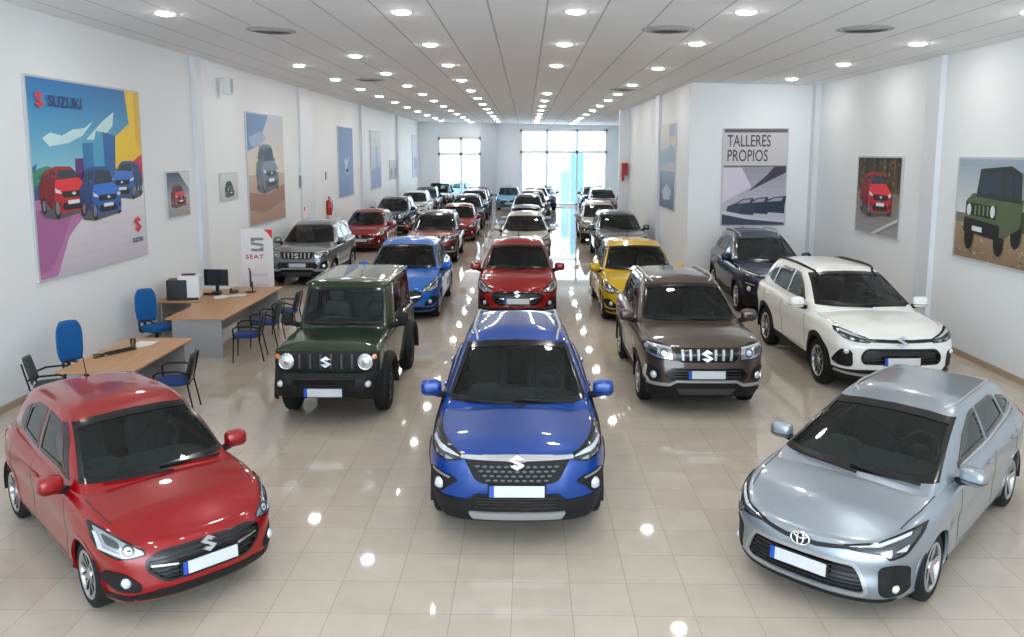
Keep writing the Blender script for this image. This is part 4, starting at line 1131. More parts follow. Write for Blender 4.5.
d1 = empty('office_desk', (-5.97, 11.68, 0), 0, 'smaller wooden desk behind the red car, nearest the camera', 'desk')
MB().box((0, 0, .735), (1.06, 2.08, .03), bev=.006).build('desk_top', WOOD, d1)
for y in (-.92, .92): MB().box((0, y, .36), (.86, .03, .72)).build('end_panel', GREYP, d1)
MB().box((-.1, 0, .45), (.02, 1.8, .5)).build('modesty_panel', GREYP, d1)

d2 = empty('office_desk', (-6.05, 16.02, 0), 0, 'large L shaped wooden desk with grey end panels and the monitors', 'desk')
t2 = MB().prism([(-.55, -1.77), (.55, -1.77), (.55, 1.77), (-.55, 1.77), (-.55, 1.45), (-1.48, 1.45), (-1.48, -.1), (-.55, -.1)], .72, .75, M=Matrix(((1, 0, 0, 0), (0, 0, 1, 0), (0, 1, 0, 0), (0, 0, 0, 1))))
t2.build('desk_top', WOOD, d2)
for y in (-1.68, 1.68): MB().box((0, y, .36), (.92, .035, .72)).build('end_panel', GREYP, d2)
MB().box((-.2, 0, .42), (.02, 3.3, .55)).build('modesty_panel', GREYP, d2)
MB().box((-1.42, .68, .36), (.03, 1.4, .72)).build('end_panel', GREYP, d2)

def office_chair(loc, rz, label, arms=True):
    """faces local -y"""
    t = empty('office_chair', loc, rz, label, 'chair', 'blue swivel chairs')
    MB().blob((0, -.02, .47), (.52, .52, .12), .45, nu=28).build('seat', BLUEF, t)
    rows = []
    for k in range(11):
        q = k/10; z = .56+.62*q; w = .235*(1-.25*abs(2*q-1)**3)*(1 if q < .8 else 1-.15*((q-.8)/.2)**2); yb = .27+.10*q+.03*math.cos(q*math.pi)
        rows.append([(w*math.cos(a)*(1 if abs(math.cos(a)) < .8 else 1), yb+.05*math.sin(a)-.05*math.cos(a)**2, z) for a in [2*math.pi*j/20 for j in range(20)]])
    MB().grid(rows, True, cap0=True, cap1=True).build('backrest', BLUEF, t)
    mb = MB().tube([(0, .05, .40), (0, .30, .42), (0, .36, .62)], .03, 8); mb.build('back_bracket', DARKP, t)
    MB().lathe([(.0, .06), (.03, .06), (.03, .40), (.055, .41), (.055, .43), (0, .43)], 'Z', 16).build('gas_column', DARKP, t)
    for k in range(5):
        a = 2*math.pi*k/5+.3; c, s_ = math.cos(a), math.sin(a)
        l = MB().tube([(0, 0, .11), (.16*c, .16*s_, .10), (.30*c, .30*s_, .075)], [.032, .026, .018], 8).build('base_leg', DARKP, t)
        MB().blob((.30*c, .30*s_, .03), (.05, .05, .06), .9).build('castor', DARKP, l)
    if arms:
        for sx in (-1, 1): MB().tube([(sx*.24, .05, .42), (sx*.31, .05, .44), (sx*.32, .06, .62), (sx*.31, -.02, .67), (sx*.30, -.26, .67), (sx*.29, -.30, .64)], .018, 8).build('armrest', DARKP, t)
    return t
office_chair((-6.78, 11.86, 0), math.radians(70), 'blue swivel chair at the wall side of the smaller desk')
office_chair((-7.0, 14.75, 0), math.radians(62), 'blue swivel chair in front of the printer at the large desk')

def guest_chair(loc, rz, label, seatm=BLUED):
    t = empty('visitor_chair', loc, rz, label, 'chair', 'visitor chairs with black frames')
    MB().blob((0, -.02, .46), (.48, .46, .07), .4, nu=24).build('seat', seatm, t)
    rows = []
    for k in range(9):
        q = k/8; z = .52+.36*q; w = .23*(1-.18*(q-.3)**2-(.10*max(0, (q-.75)/.25)**2)); yb = .23+.09*q
        rows.append([(w*math.cos(a), yb+.016*math.sin(a)-.05*math.cos(a)**2, z) for a in [2*math.pi*j/18 for j in range(18)]])
    MB().grid(rows, True, cap0=True, cap1=True).build('backrest', MESHB, t)
    for sx in (-1, 1):
        MB().tube([(sx*.245, -.24, 0), (sx*.235, -.22, .44), (sx*.235, -.2, .455)], .012, 8).build('leg', BLACK, t)
        MB().tube([(sx*.245, .30, 0), (sx*.235, .22, .44), (sx*.235, .26, .62), (sx*.22, .31, .84)], .012, 8).build('leg', BLACK, t)
        MB().tube([(sx*.235, .25, .60), (sx*.27, .10, .655), (sx*.275, -.15, .66), (sx*.26, -.22, .62), (sx*.24, -.21, .44)], .015, 8).build('armrest', BLACK, t)
    MB().tube([(-.235, -.2, .43), (.235, -.2, .43)], .01, 6).tube([(-.235, .22, .43), (.235, .22, .43)], .01, 6).build('seat_rail', BLACK, t)
    return t
guest_chair((-5.12, 11.25, 0), math.radians(-78), 'blue seated visitor chair at the aisle side of the smaller desk')
guest_chair((-6.80, 11.02, 0), math.radians(112), 'dark backed visitor chair at the corner of the smaller desk by the wall', MESHB)
guest_chair((-5.08, 14.25, 0), math.radians(-80), 'first visitor chair along the aisle side of the large desk')
guest_chair((-5.1, 15.35, 0), math.radians(-92), 'second visitor chair along the aisle side of the large desk')
guest_chair((-5.05, 16.5, 0), math.radians(-88), 'third visitor chair along the aisle side of the large desk')

ZT = .752
p = empty('office_printer', (-7.12, 16.32, ZT), math.radians(12), 'white printer with a dark front on the desk return by the wall', 'printer')
MB().box((.13, 0, .24), (.42, .42, .48), bev=.03).build('printer_body', WHITEP, p)
MB().box((-.10, -.05, .21), (.40, .36, .40), bev=.02).build('printer_front', DARKP, p)
MB().box((.02, -.06, .02), (.60, .42, .035), bev=.01).build('paper_tray', DARKP, p)
MB().box((.1, .02, .49), (.26, .14, .03), bev=.008).build('control_panel', DARKP, p)
def monitor(loc, rz, label, w=.54, h=.36):
    t = empty('computer_monitor', loc, rz, label, 'monitor')
    MB().box((0, .0, .14+h/2), (w, .035, h), bev=.01).build('screen_case', DARKP, t)
    MB().box((0, -.018, .145+h/2), (w-.04, .004, h-.05)).build('screen', SCREEN, t)
    MB().box((0, .04, .12), (.07, .03, .22)).lathe([(0, .0), (.12, .0), (.12, .012), (.03, .02), (0, .02)], 'Z', 24).build('stand', DARKP, t); return t
monitor((-6.72, 17.05, ZT), math.radians(-4), 'black monitor facing the camera on the large desk')
monitor((-5.98, 17.05, ZT), math.radians(-68), 'black monitor turned sideways near the banner on the large desk')
def keyboard(name, loc, rz, label, cat, d=(.44, .15, .022)):
    t = empty(name, loc, rz, label, cat)
    MB().box((0, 0, d[2]/2), d, bev=.006).build('keyboard_base', DARKP, t)
    mb = MB()
    for i in range(14):
        for j in range(4): mb.box((-d[0]/2+.025+i*(d[0]-.05)/13, -d[1]/2+.028+j*.033, d[2]+.003), (.022, .024, .006))
    mb.build('keys', BLACK, t); return t
keyboard('keyboard', (-6.72, 16.72, ZT), math.radians(-3), 'black keyboard in front of the forward facing monitor', 'keyboard')
keyboard('keyboard', (-6.17, 11.78, ZT), math.radians(58), 'black keyboard on the smaller desk', 'keyboard')
t = empty('desk_telephone', (-6.32, 16.98, ZT), .3, 'dark desk telephone between the two monitors', 'telephone')
MB().box((0, 0, .03), (.18, .2, .05), bev=.01).build('telephone_base', DARKP, t); MB().tube([(-.06, -.09, .075), (-.06, .09, .075)], .02, 8).build('handset', BLACK, t)
for (x, y, r, lb) in ((-6.38, 16.42, .4, 'loose white papers spread on the large desk'), (-6.12, 16.62, -.5, 'second sheaf of white papers on the large desk near the turned monitor'), (-6.02, 12.25, .8, 'white sheet of paper beside the glass on the smaller desk')):
    mb = MB()
    for i in range(4): mb.box((.03*i-.04, .02*i, .003+.0022*i), (.21, .30, .002), rz=.25*i)
    o = mb.build('paper_sheets', PAPER); o.location = (x, y, ZT); o.rotation_euler = (0, 0, r); tag(o, lb, 'papers')
t = MB().lathe([(0, .004), (.032, .004), (.038, .0), (.042, .14), (.039, .14), (.034, .01), (0, .008)], 'Z', 20).build('drinking_glass', CLEARG); t.location = (-6.1, 12.05, ZT); tag(t, 'clear drinking glass on the smaller desk', 'glass')
t = empty('stapler', (-6.32, 11.45, ZT), .9, 'small black stapler on the smaller desk near the keyboard', 'stapler')
MB().box((0, 0, .008), (.16, .04, .016), bev=.004).build('stapler_base', BLACK, t); MB().box((-.005, 0, .04), (.15, .035, .025), bev=.008, rot=Matrix.Rotation(.1, 3, 'Y')).build('stapler_arm', DARKP, t)
# ------------------------------------------------------------------ posters, lettering and things on the walls
def flatm(name, rgb, rough=.5): return mat('print_'+name, srgb(*rgb), rough)
def text_mesh(txt, size, extrude=.002, bold=0.0, spacing=1.0, sx=1.0):
    cu = bpy.data.curves.new('t', 'FONT'); cu.body = txt; cu.size = size; cu.extrude = extrude; cu.offset = bold; cu.space_character = spacing; cu.resolution_u = 3
    ob = bpy.data.objects.new('t', cu); COL.objects.link(ob)
    me = bpy.data.meshes.new_from_object(ob.evaluated_get(bpy.context.evaluated_depsgraph_get()))
    v = [(p.co.x*sx, p.co.y, p.co.z) for p in me.vertices]; f = [tuple(p.vertices) for p in me.polygons]
    bpy.data.objects.remove(ob); bpy.data.curves.remove(cu); bpy.data.meshes.remove(me)
    return v, f
class Board:
    """a flat panel hung on a wall; (u, v) from its lower left corner, w outwards"""
    def __init__(s, name, origin, uaxis, w, h, label, cat='poster', frame=None, depth=.04, fw=.0):
        s.M = Matrix((Vector(uaxis).to_4d(), (0, 0, 1, 0), Vector(uaxis).cross(Vector((0, 0, 1))).to_4d(), (0, 0, 0, 1))).transposed()
        s.M[3][0] = s.M[3][1] = s.M[3][2] = 0; s.M[0][3], s.M[1][3], s.M[2][3] = 0, 0, 0; s.M[3][3] = 1
        s.w, s.h, s.d = w, h, depth; s.layer = 0; s.mb = MB(); s.mats = []
        s.root = empty(name, origin, 0, label, cat)
        mb = MB(); mb.box((w/2, h/2, depth/2), (w, h, depth)); s._xf(mb); mb.build('panel', frame or ALU, s.root)
    def _xf(s, mb): mb.v = [tuple(s.M.to_3x3() @ Vector(p)) for p in mb.v]
    def mi(s, m):
        if m not in s.mats: s.mats.append(m)
        return s.mats.index(m)
    def poly(s, pts, m, lift=None):
        s.layer += 1; z = s.d+.0006+.00022*s.layer
        s.mb.add([(u*s.w, v*s.h, z) for u, v in pts], [tuple(range(len(pts)))], s.mi(m), False)
    def absp(s, pts, m): s.poly([(u/s.w, v/s.h) for u, v in pts], m)
    def bands(s, u0, u1, v0, v1, c0, c1, n=14, nm='b', skew=0):
        s.layer += 1; z = s.d+.0006+.00022*s.layer
        for i in range(n):
            t = i/(n-1); c = tuple(a+(b-a)*t for a, b in zip(c0, c1)); a, b = v0+(v1-v0)*i/n, v0+(v1-v0)*(i+1)/n
            s.mb.add([(u0*s.w, a*s.h, z), (u1*s.w, a*s.h, z), (u1*s.w, b*s.h, z), (u0*s.w, b*s.h, z)], [(0, 1, 2, 3)], s.mi(flatm('%s_%d_%d_%d' % (nm, *[int(q) for q in c][:2], int(c[2])), c)), False)
    def text(s, txt, u, v, size, m, bold=0, sx=1.0, spacing=1.0):
        s.layer += 1; vv, f = text_mesh(txt, size, .001, bold, spacing, sx); mb = MB(); z = s.d+.0016+.00022*s.layer
        mb.add([(a+u*s.w, b+v*s.h, c+z) for a, b, c in vv], f, 0, False); s._xf(mb); return mb.build('lettering', m, s.root, recalc=False)
    def smark(s, u, v, size, m):
        s.absp([(u*s.w+size*a, v*s.h+size*b) for a, b in SMARK], m)
    def done(s):
        s._xf(s.mb); return s.mb.build('print', s.mats, s.root, recalc=False)
    def car(s, u, v, w, col, turn=1, tall=0.0, rugged=False):
        """a front three-quarter car drawn flat; u,v = bottom centre, w width in metres"""
        def P(pts, m): s.absp([(u*s.w+turn*a*w, v*s.h+b*w) for a, b in pts], m)
        dark, glass = flatm('dark', (18, 20, 24)), flatm('glass', (40, 58, 72)); t = tall
        def tone(k, a=0): c = tuple(min(255, int(q*k+a)) for q in col); return flatm('car_%d_%d_%d' % c, c, .35)
        body, shade, hood, roof = tone(.92), tone(.62), tone(1.08, 14), tone(.8)
        P([(-.50, .02), (.20, -.05), (.46, -.01), (.54, .06), (.50, .10), (-.46, .08)], flatm('shadow', (88, 86, 92)))
        for cx, cy, r in ((-.42, .09, .085), (.19, .085, .115), (.455, .13, .09)): P([(cx+r*.62*math.cos(a*.3927), cy+r*1.12*math.sin(a*.3927)) for a in range(16)], dark)
        P([(.20, .12), (.25, .22), (.24, .33), (.20, .42), (.40, .47), (.52, .40), (.54, .24), (.515, .15), (.47, .23), (.41, .21), (.37, .11), (.28, .08), (.26, .18)], shade)
        P([(-.30, .43), (-.22, .57+t), (-.12, .625+t), (.18, .63+t), (.36, .59+t), (.47, .47), (.22, .40)], roof)
        P([(-.31, .43), (-.215, .575+t), (.135, .585+t), (.19, .415)], glass); P([(.235, .42), (.185, .575+t), (.30, .565+t), (.335, .44)], glass); P([(.355, .445), (.325, .56+t), (.385, .53+t), (.43, .46)], glass)
        P([(-.36, .44), (-.33, .48), (-.30, .46), (-.31, .43)], shade); P([(.22, .45), (.245, .49), (.30, .48), (.28, .44)], body)
        P([(-.495, .12), (-.47, .05), (.12, .02), (.21, .08), (.25, .20), (.245, .31), (.18, .34), (-.42, .35), (-.49, .29)], body)
        P([(-.485, .30), (-.42, .36), (-.30, .44), (.20, .42), (.225, .36), (.235, .31), (.10, .285), (-.36, .29)], hood)
        P([(-.40, .255), (-.36, .28), (.06, .275), (.10, .245), (.04, .20), (-.34, .205)], dark); P([(-.22, .25), (-.17, .27), (-.12, .25), (-.17, .225)], flatm('lamp', (215, 222, 228)))
        P([(-.40, .10), (-.34, .15), (.05, .145), (.10, .09), (.04, .05), (-.36, .06)], dark); P([(-.28, .125), (-.28, .17), (-.03, .168), (-.03, .12)], flatm('plate', (225, 228, 230)))
        P([(-.485, .27), (-.47, .31), (-.38, .29), (-.41, .25)], flatm('lamp', (215, 222, 228))); P([(.09, .25), (.11, .285), (.225, .325), (.22, .27)], flatm('lamp', (215, 222, 228)))
        P([(-.47, .11), (-.46, .16), (-.41, .15), (-.42, .10)], dark); P([(.13, .10), (.13, .15), (.20, .165), (.20, .11)], dark)
        for cx, cy, r in ((.20, .085, .075), (.46, .13, .058)): P([(cx+r*.58*math.cos(a*.5236), cy+r*1.1*math.sin(a*.5236)) for a in range(12)], flatm('wheel', (120, 124, 128)))
DY, DX, DNY = (0, 1, 0), (1, 0, 0), (0, -1, 0)
RED, NAVY = flatm('red', (215, 40, 52)), flatm('navy', (20, 50, 110))
# the big poster
b = Board('wall_poster', (XL, 12.15, 1.74), DY, 3.62, 3.2, 'biggest wall poster, three cars under a turquoise sky with a yellow corner')
b.bands(.012, .988, .40, .99, (170, 222, 226), (18, 112, 176), 44, 'sky'); b.bands(.012, .988, .01, .40, (196, 188, 200), (222, 222, 224), 8, 'gr')
cl = flatm('cloud', (196, 228, 232))
for pts in ([(.10, .70), (.16, .73), (.25, .715), (.34, .75), (.44, .76), (.52, .80), (.42, .72), (.30, .68), (.15, .66)], [(.45, .70), (.60, .80), (.72, .86), (.70, .78), (.58, .70)]): b.poly(pts, cl)
b.poly([(.012, .56), (.05, .58), (.012, .47)], flatm('tower', (40, 110, 160)))
b.poly([(.012, .53), (.06, .555), (.12, .565), (.20, .545), (.28, .535), (.36, .50), (.36, .42), (.012, .42)], flatm('tree', (62, 140, 112)))
b.poly([(.05, .51), (.10, .54), (.17, .53), (.24, .49), (.10, .46)], flatm('tree2', (38, 104, 90)))
b.poly([(.012, .47), (.36, .475), (.36, .40), (.012, .37)], flatm('hedge', (52, 92, 130)))
b.poly([(.34, .60), (.58, .60), (.58, .40), (.34, .40)], flatm('purple', (92, 40, 110)))
b.poly([(.41, .68), (.52, .685), (.52, .45), (.41, .45)], flatm('bl1', (40, 120, 175)))
b.poly([(.50, .66), (.54, .75), (.62, .74), (.62, .40), (.50, .40)], flatm('bl2', (70, 160, 200))); b.poly([(.60, .745), (.72, .725), (.72, .40), (.60, .40)], flatm('bl3', (28, 100, 165)))
b.poly([(.84, .99), (.988, .99), (.988, .57), (.70, .50), (.72, .72), (.87, .80)], flatm('yellow', (240, 200, 40)))
b.poly([(.93, .99), (.988, .99), (.988, .64), (.93, .70)], flatm('yellow2', (225, 178, 30)))
b.poly([(.68, .50), (.988, .62), (.988, .45), (.68, .42)], flatm('crim', (205, 38, 72)))
b.poly([(.012, .40), (.40, .42), (.42, .32), (.25, .20), (.14, .012), (.012, .012)], flatm('rose', (180, 120, 165)))
b.poly([(.012, .35), (.30, .34), (.20, .18), (.10, .05), (.012, .04)], flatm('rose2', (164, 100, 148)))
b.car(.81, .37, 1.15, (36, 88, 170), 1, -.04); b.car(.245, .315, 1.36, (200, 28, 38), -1, -.05); b.car(.55, .28, 1.34, (24, 96, 185), -1, .03)
b.smark(.09, .885, .13, RED); b.text('SUZUKI', .155, .858, .25, NAVY, .004, 1.1, 1.06)
b.smark(.895, .20, .155, RED); b.text('SUZUKI', .83, .095, .12, NAVY, .002)
b.done()
# small posters on the left wall
b = Board('wall_poster', (XL, 16.75, 2.36), DY, 1.15, 1.0, 'small poster of a red car beside the biggest poster')
b.bands(.03, .97, .45, .97, (150, 165, 180), (70, 84, 98), 8, 'g1'); b.bands(.03, .97, .03, .45, (150, 146, 142), (176, 172, 168), 5, 'g2'); b.poly([(.55, .97), (.97, .97), (.97, .60)], flatm('wht', (205, 210, 214)))
b.car(.5, .24, .75, (190, 32, 36), -1); b.done()
b = Board('wall_poster', (XL, 19.75, 2.57), DY, 1.2, .68, 'smallest poster, dark green off-roader, left of the tall desert poster')
b.bands(.03, .97, .03, .97, (190, 188, 178), (205, 210, 208), 5, 'g3'); b.car(.5, .12, .62, (48, 66, 54), -1, .0); b.done()
b = Board('wall_poster', (XL, 21.75, 1.73), DY, 3.3, 3.14, 'tall poster of a dark car on a tan desert track')
b.bands(.012, .988, .45, .99, (216, 202, 180), (182, 190, 200), 12, 'ds'); b.poly([(.012, .99), (.58, .99), (.40, .82), (.22, .70), (.012, .66)], flatm('dsky', (96, 134, 180))); b.poly([(.05, .78), (.35, .84), (.5, .78), (.3, .70), (.1, .70)], flatm('dcl', (150, 172, 200)))
b.bands(.012, .988, .01, .45, (168, 132, 112), (188, 168, 150), 8, 'dg'); b.poly([(.012, .30), (.5, .26), (.988, .34), (.988, .18), (.4, .10), (.012, .14)], flatm('dtr', (152, 112, 94)))
b.car(.52, .30, 1.95, (58, 64, 82), -1, .05); b.done()
b = Board('wall_poster', (XL, 32.4, 1.93), DY, 2.75, 2.9, 'blue poster with a pale curl behind the fire extinguisher on the left wall')
b.bands(.015, .985, .01, .99, (110, 138, 180), (92, 124, 170), 8, 'bp'); b.poly([(.38, .52), (.50, .56), (.58, .46), (.46, .38), (.60, .33), (.66, .40), (.56, .30), (.40, .36), (.50, .45), (.40, .47)], flatm('bcurl', (190, 204, 224))); b.poly([(.4, .42), (.7, .58), (.72, .55), (.45, .40)], flatm('bcurl', (190, 204, 224))); b.done()
b = Board('wall_poster', (XL, 39.2, 1.95), DY, 2.75, 2.9, 'pale washed-out poster with blue towers further back on the left wall')
b.bands(.015, .985, .01, .99, (150, 158, 196), (206, 206, 206), 8, 'pp'); b.poly([(.45, .35), (.45, .68), (.62, .78), (.70, .55), (.70, .35)], flatm('ptow', (150, 160, 190))); b.poly([(.05, .03), (.95, .05), (.95, .4), (.05, .33)], flatm('pbase', (128, 138, 184))); b.done()
for y, w, lb, c in ((44.6, 1.0, 'narrow grey picture far back on the left wall, nearer of the pair', (128, 138, 156)), (46.0, .9, 'narrow grey picture far back on the left wall, further of the pair', (140, 148, 162))):
    b = Board('wall_poster', (XL, y, 2.25), DY, w, 1.1, lb); b.bands(.03, .97, .03, .97, c, (186, 190, 198), 6, 'np%d' % int(y)); b.poly([(.2, .2), (.8, .25), (.8, .6), (.3, .55)], flatm('npd', (98, 108, 126))); b.done()
b = Board('wall_poster', (XL, 53.6, 2.1), DY, 2.6, 2.85, 'pale lilac poster at the far end of the left wall'); b.bands(.02, .98, .02, .98, (178, 184, 206), (202, 206, 216), 6, 'lp'); b.poly([(.2, .2), (.8, .2), (.8, .45), (.3, .5)], flatm('lpd', (146, 154, 186))); b.done()
b = Board('wall_poster', (XL, 9.95, 2.12), DY, 1.30, .62, 'dark picture on the left wall cut by the photo edge'); b.bands(.02, .98, .02, .98, (112, 116, 100), (90, 98, 108), 6, 'ep'); b.car(.5, .1, .6, (70, 78, 70)); b.done()
# right hand side
b = Board('wall_poster', (XR, 19.7, 1.86), DNY, 2.32, 1.82, 'poster of a red car on a road by dark woods, right wall')
b.bands(.02, .98, .55, .98, (96, 78, 58), (44, 44, 36), 6, 'wd'); b.bands(.02, .98, .02, .55, (150, 150, 152), (126, 118, 104), 6, 'rd')
for i in range(12): b.poly([(.06+.078*i, .60), (.06+.078*i, .97), (.09+.078*i, .97), (.085+.078*i, .60)], flatm('trunk%d' % (i % 3), [(58, 62, 40), (120, 88, 44), (30, 32, 26)][i % 3]))
for i in range(60): a, c, r = random.uniform(.04, .96), random.uniform(.58, .95), random.uniform(.01, .03); b.poly([(a-r, c-r), (a+r, c-r*.7), (a+r*.8, c+r), (a-r*.8, c+r*.7)], flatm('leaf%d' % (i % 3), [(92, 84, 44), (146, 104, 52), (40, 46, 30)][i % 3]))
b.poly([(.4, .02), (.98, .26), (.98, .22), (.5, .02)], flatm('rline', (206, 206, 204)))
b.car(.49, .27, 1.62, (205, 30, 40), -1, -.03); b.done()
b = Board('wall_poster', (XR, 15.16, 1.82), DNY, 2.72, 1.86, 'poster of a green boxy off-roader on a stony track, right wall')
b.bands(.02, .98, .40, .98, (214, 216, 214), (150, 166, 182), 8, 'js'); b.bands(.02, .98, .02, .40, (136, 112, 88), (158, 140, 112), 6, 'jg')
b.poly([(.70, .50), (.98, .62), (.98, .34), (.70, .34)], flatm('jh', (70, 84, 56))); b.poly([(.02, .46), (.3, .44), (.3, .38), (.02, .36)], flatm('jh2', (110, 116, 100)))
for i in range(70): a, c, r = random.uniform(.05, .95), random.uniform(.03, .36), random.uniform(.004, .014); b.poly([(a-r, c-r), (a+r*1.3, c-r*.8), (a+r*.8, c+r), (a-r*.7, c+r*.8)], flatm('stone%d' % (i % 3), [(170, 152, 126), (112, 92, 72), (186, 172, 150)][i % 3]))
def J(pts, m): b.poly([(.46+.36*a, .14+.78*c) for a, c in pts], m)
jg, jd, jgl = flatm('jgreen', (82, 98, 70)), flatm('dark', (18, 20, 24)), flatm('glass', (40, 58, 72))
for cx, cz in ((-.72, .12), (.22, .10), (.70, .22)): J([(cx+.15*math.cos(a*.4488), cz+.16*math.sin(a*.4488)) for a in range(14)], jd)
J([(-.86, .22), (.34, .16), (.80, .30), (.86, .62), (.74, .64), (-.66, .66), (-.88, .56)], jg)
J([(-.56, .62), (-.46, .96), (.46, 1.0), (.76, .92), (.80, .58), (.1, .60)], flatm('jdk', (40, 48, 44))); J([(-.50, .66), (-.42, .90), (.22, .92), (.24, .66)], jgl); J([(.32, .66), (.32, .92), (.50, .92), (.56, .64)], jgl); J([(.60, .64), (.56, .90), (.70, .86), (.74, .62)], jgl)
J([(-.88, .40), (-.86, .54), (.10, .52), (.10, .36)], jd); J([(-.92, .18), (-.90, .36), (.22, .30), (.24, .12)], jd)
for cx in (-.76, -.01): J([(cx+.075*math.cos(a*.5236), .455+.075*math.sin(a*.5236)) for a in range(12)], flatm('lamp', (215, 222, 228)))
for k in range(4): J([(-.58+.13*k, .40), (-.58+.13*k, .52), (-.52+.13*k, .515), (-.52+.13*k, .395)], flatm('jslot', (110, 128, 96)))
J([(-.62, .20), (-.62, .26), (-.30, .25), (-.30, .19)], flatm('plate', (225, 228, 230)))
b.smark(.87, .10, .12, RED); b.done()
# workshop poster
b = Board('wall_poster', (5.52, YT, 1.70), DX, 1.83, 2.74, 'grey workshop poster with tall dark lettering above a row of cars')
b.poly([(.02, .63), (.98, .63), (.98, .955), (.02, .955)], flatm('tgrey', (196, 192, 194))); b.poly([(.02, .955), (.98, .955), (.98, .99), (.02, .99)], flatm('tdk', (92, 88, 94))); b.bands(.02, .98, .01, .62, (196, 196, 206), (150, 146, 160), 8, 'tw')
b.poly([(.02, .62), (.98, .62), (.98, .61), (.02, .605)], flatm('tdk', (92, 88, 94)))
b.poly([(.98, .61), (.98, .55), (.60, .42), (.40, .35), (.50, .41), (.70, .53), (.80, .61)], flatm('tbeam', (58, 54, 66))); b.poly([(.02, .60), (.30, .60), (.46, .40), (.02, .24)], flatm('tpl', (206, 200, 214)))
for (x0, y0, s_, c) in ((.30, .16, 1.0, (60, 66, 86)), (.52, .17, 1.0, (44, 50, 70)), (.76, .18, 1.2, (36, 44, 66))):
    b.poly([(x0-.22*s_, y0-.03), (x0-.20*s_, y0+.04), (x0-.06*s_, y0+.08), (x0+.04*s_, y0+.12), (x0+.20*s_, y0+.13), (min(.98, x0+.24*s_), y0+.02), (min(.98, x0+.2*s_), y0-.05)], flatm('tcar%d' % int(x0*100), c))
    b.poly([(x0-.05*s_, y0+.07), (x0+.05*s_, y0+.11), (x0+.16*s_, y0+.115), (x0+.14*s_, y0+.08)], flatm('tgl', (150, 160, 178)))
b.poly([(.02, .12), (.98, .04), (.98, .01), (.02, .01)], flatm('tfl', (62, 66, 92))); b.poly([(.02, .16), (.6, .08), (.98, .06), (.98, .035), (.4, .07), (.02, .12)], flatm('tpl', (206, 200, 214)))
TX = flatm('tletter', (70, 66, 70))
b.text('TALLERES', .065, .815, .46, TX, .004, .615); b.text('PROPIOS', .065, .665, .46, TX, .004, .63); b.done()
b = Board('wall_poster', (XC, 27.5, 1.95), DNY, 2.75, 2.72, 'tall blue mountain lake poster with an orange sky patch, rear right wall')
b.bands(.015, .985, .01, .45, (84, 96, 126), (130, 146, 170), 8, 'ml'); b.bands(.015, .985, .45, .99, (176, 176, 186), (206, 202, 196), 8, 'mm'); b.poly([(.60, .99), (.985, .99), (.985, .78), (.60, .78)], flatm('morg', (206, 176, 158))); b.poly([(.6, .86), (.985, .86), (.985, .99), (.6, .99)], flatm('mblue', (150, 160, 182)))
b.poly([(.015, .66), (.25, .72), (.5, .70), (.7, .78), (.985, .70), (.985, .56), (.015, .50)], flatm('mmt', (140, 166, 180))); b.poly([(.2, .20), (.5, .30), (.8, .22), (.7, .12), (.3, .10)], flatm('msp', (170, 184, 200))); b.done()

# wall things
t = empty('fire_extinguisher', (XL+.10, 30.4, 1.40), 0, 'red fire extinguisher hung on the left wall', 'fire extinguisher')
MB().lathe([(0, 0), (.08, .0), (.095, .03), (.095, .48), (.06, .56), (.03, .58), (.03, .62), (0, .62)], 'Z', 24).build('cylinder', mat('extinguisher_red', srgb(176, 20, 26), .3, coat=.6), t)
MB().box((0, 0, .66), (.04, .14, .05), bev=.01).box((0, -.02, .70), (.03, .18, .02)).build('valve', BLACK, t)
MB().tube([(.03, .05, .64), (.09, .12, .55), (.1, .12, .3), (.09, .10, .16)], .013, 8).build('hose', BLACK, t)
MB().box((-.094, 0, .3), (.012, .12, .5)).build('wall_mount', DARKP, t)
t = empty('fire_hose_cabinet', (4.39, 36.0, 2.52), 0, 'red fire equipment box high on the column at the right', 'fire equipment')
MB().box((0, -.09, .52), (.28, .18, .56), bev=.02).build('cabinet_body', MATS['extinguisher_red'], t); MB().box((0, -.012, .52), (.2, .024, .3)).build('wall_mount', DARKP, t); MB().box((-.07, -.07, .12), (.11, .12, .26), bev=.02).build('cabinet_stem', MATS['extinguisher_red'], t); MB().box((.02, -.182, .55), (.2, .006, .36)).build('cabinet_door', mat('red_dark', srgb(140, 14, 20), .4), t)
for y, z, w, h, lb in ((26.8, 2.6, .10, .40, 'small dark plaque on the left wall before the first pale column'), (30.35, 2.75, .10, .30, 'small dark plaque above the fire extinguisher')):
    t = empty('wall_plaque', (XL+.02 if y < 26.85 else XL, y, z), 0, lb, 'sign'); MB().box((.015, 0, h/2), (.03, w, h)).build('plaque_plate', GREYP, t); MB().box((.032, -.03, h/2), (.004, w*.3, h)).build('plaque_edge', DARKP, t)
t = empty('wall_notice', (XL+.07, 27.1, 1.55), 0, 'small white notice with red print low on the left wall column', 'sign'); MB().box((.01, 0, .25), (.02, .5, .5)).build('notice_sheet', PAPER, t); MB().box((.022, -.1, .32), (.003, .14, .14)).build('notice_mark', RED, t)
t = empty('wall_speaker', (XL, 20.0, 5.15), 0, 'white bracket speaker high on the left wall under the ceiling', 'speaker')
MB().box((.05, 0, .4), (.1, .08, .06)).tube([(.06, 0, .4), (.2, 0, .38)], .02, 8).build('bracket', WHITEP, t); MB().box((.24, 0, .24), (.2, .24, .42), bev=.04).build('speaker_body', WHITEP, t); MB().box((.342, 0, .24), (.006, .18, .34)).build('speaker_grille', GREYP, t)
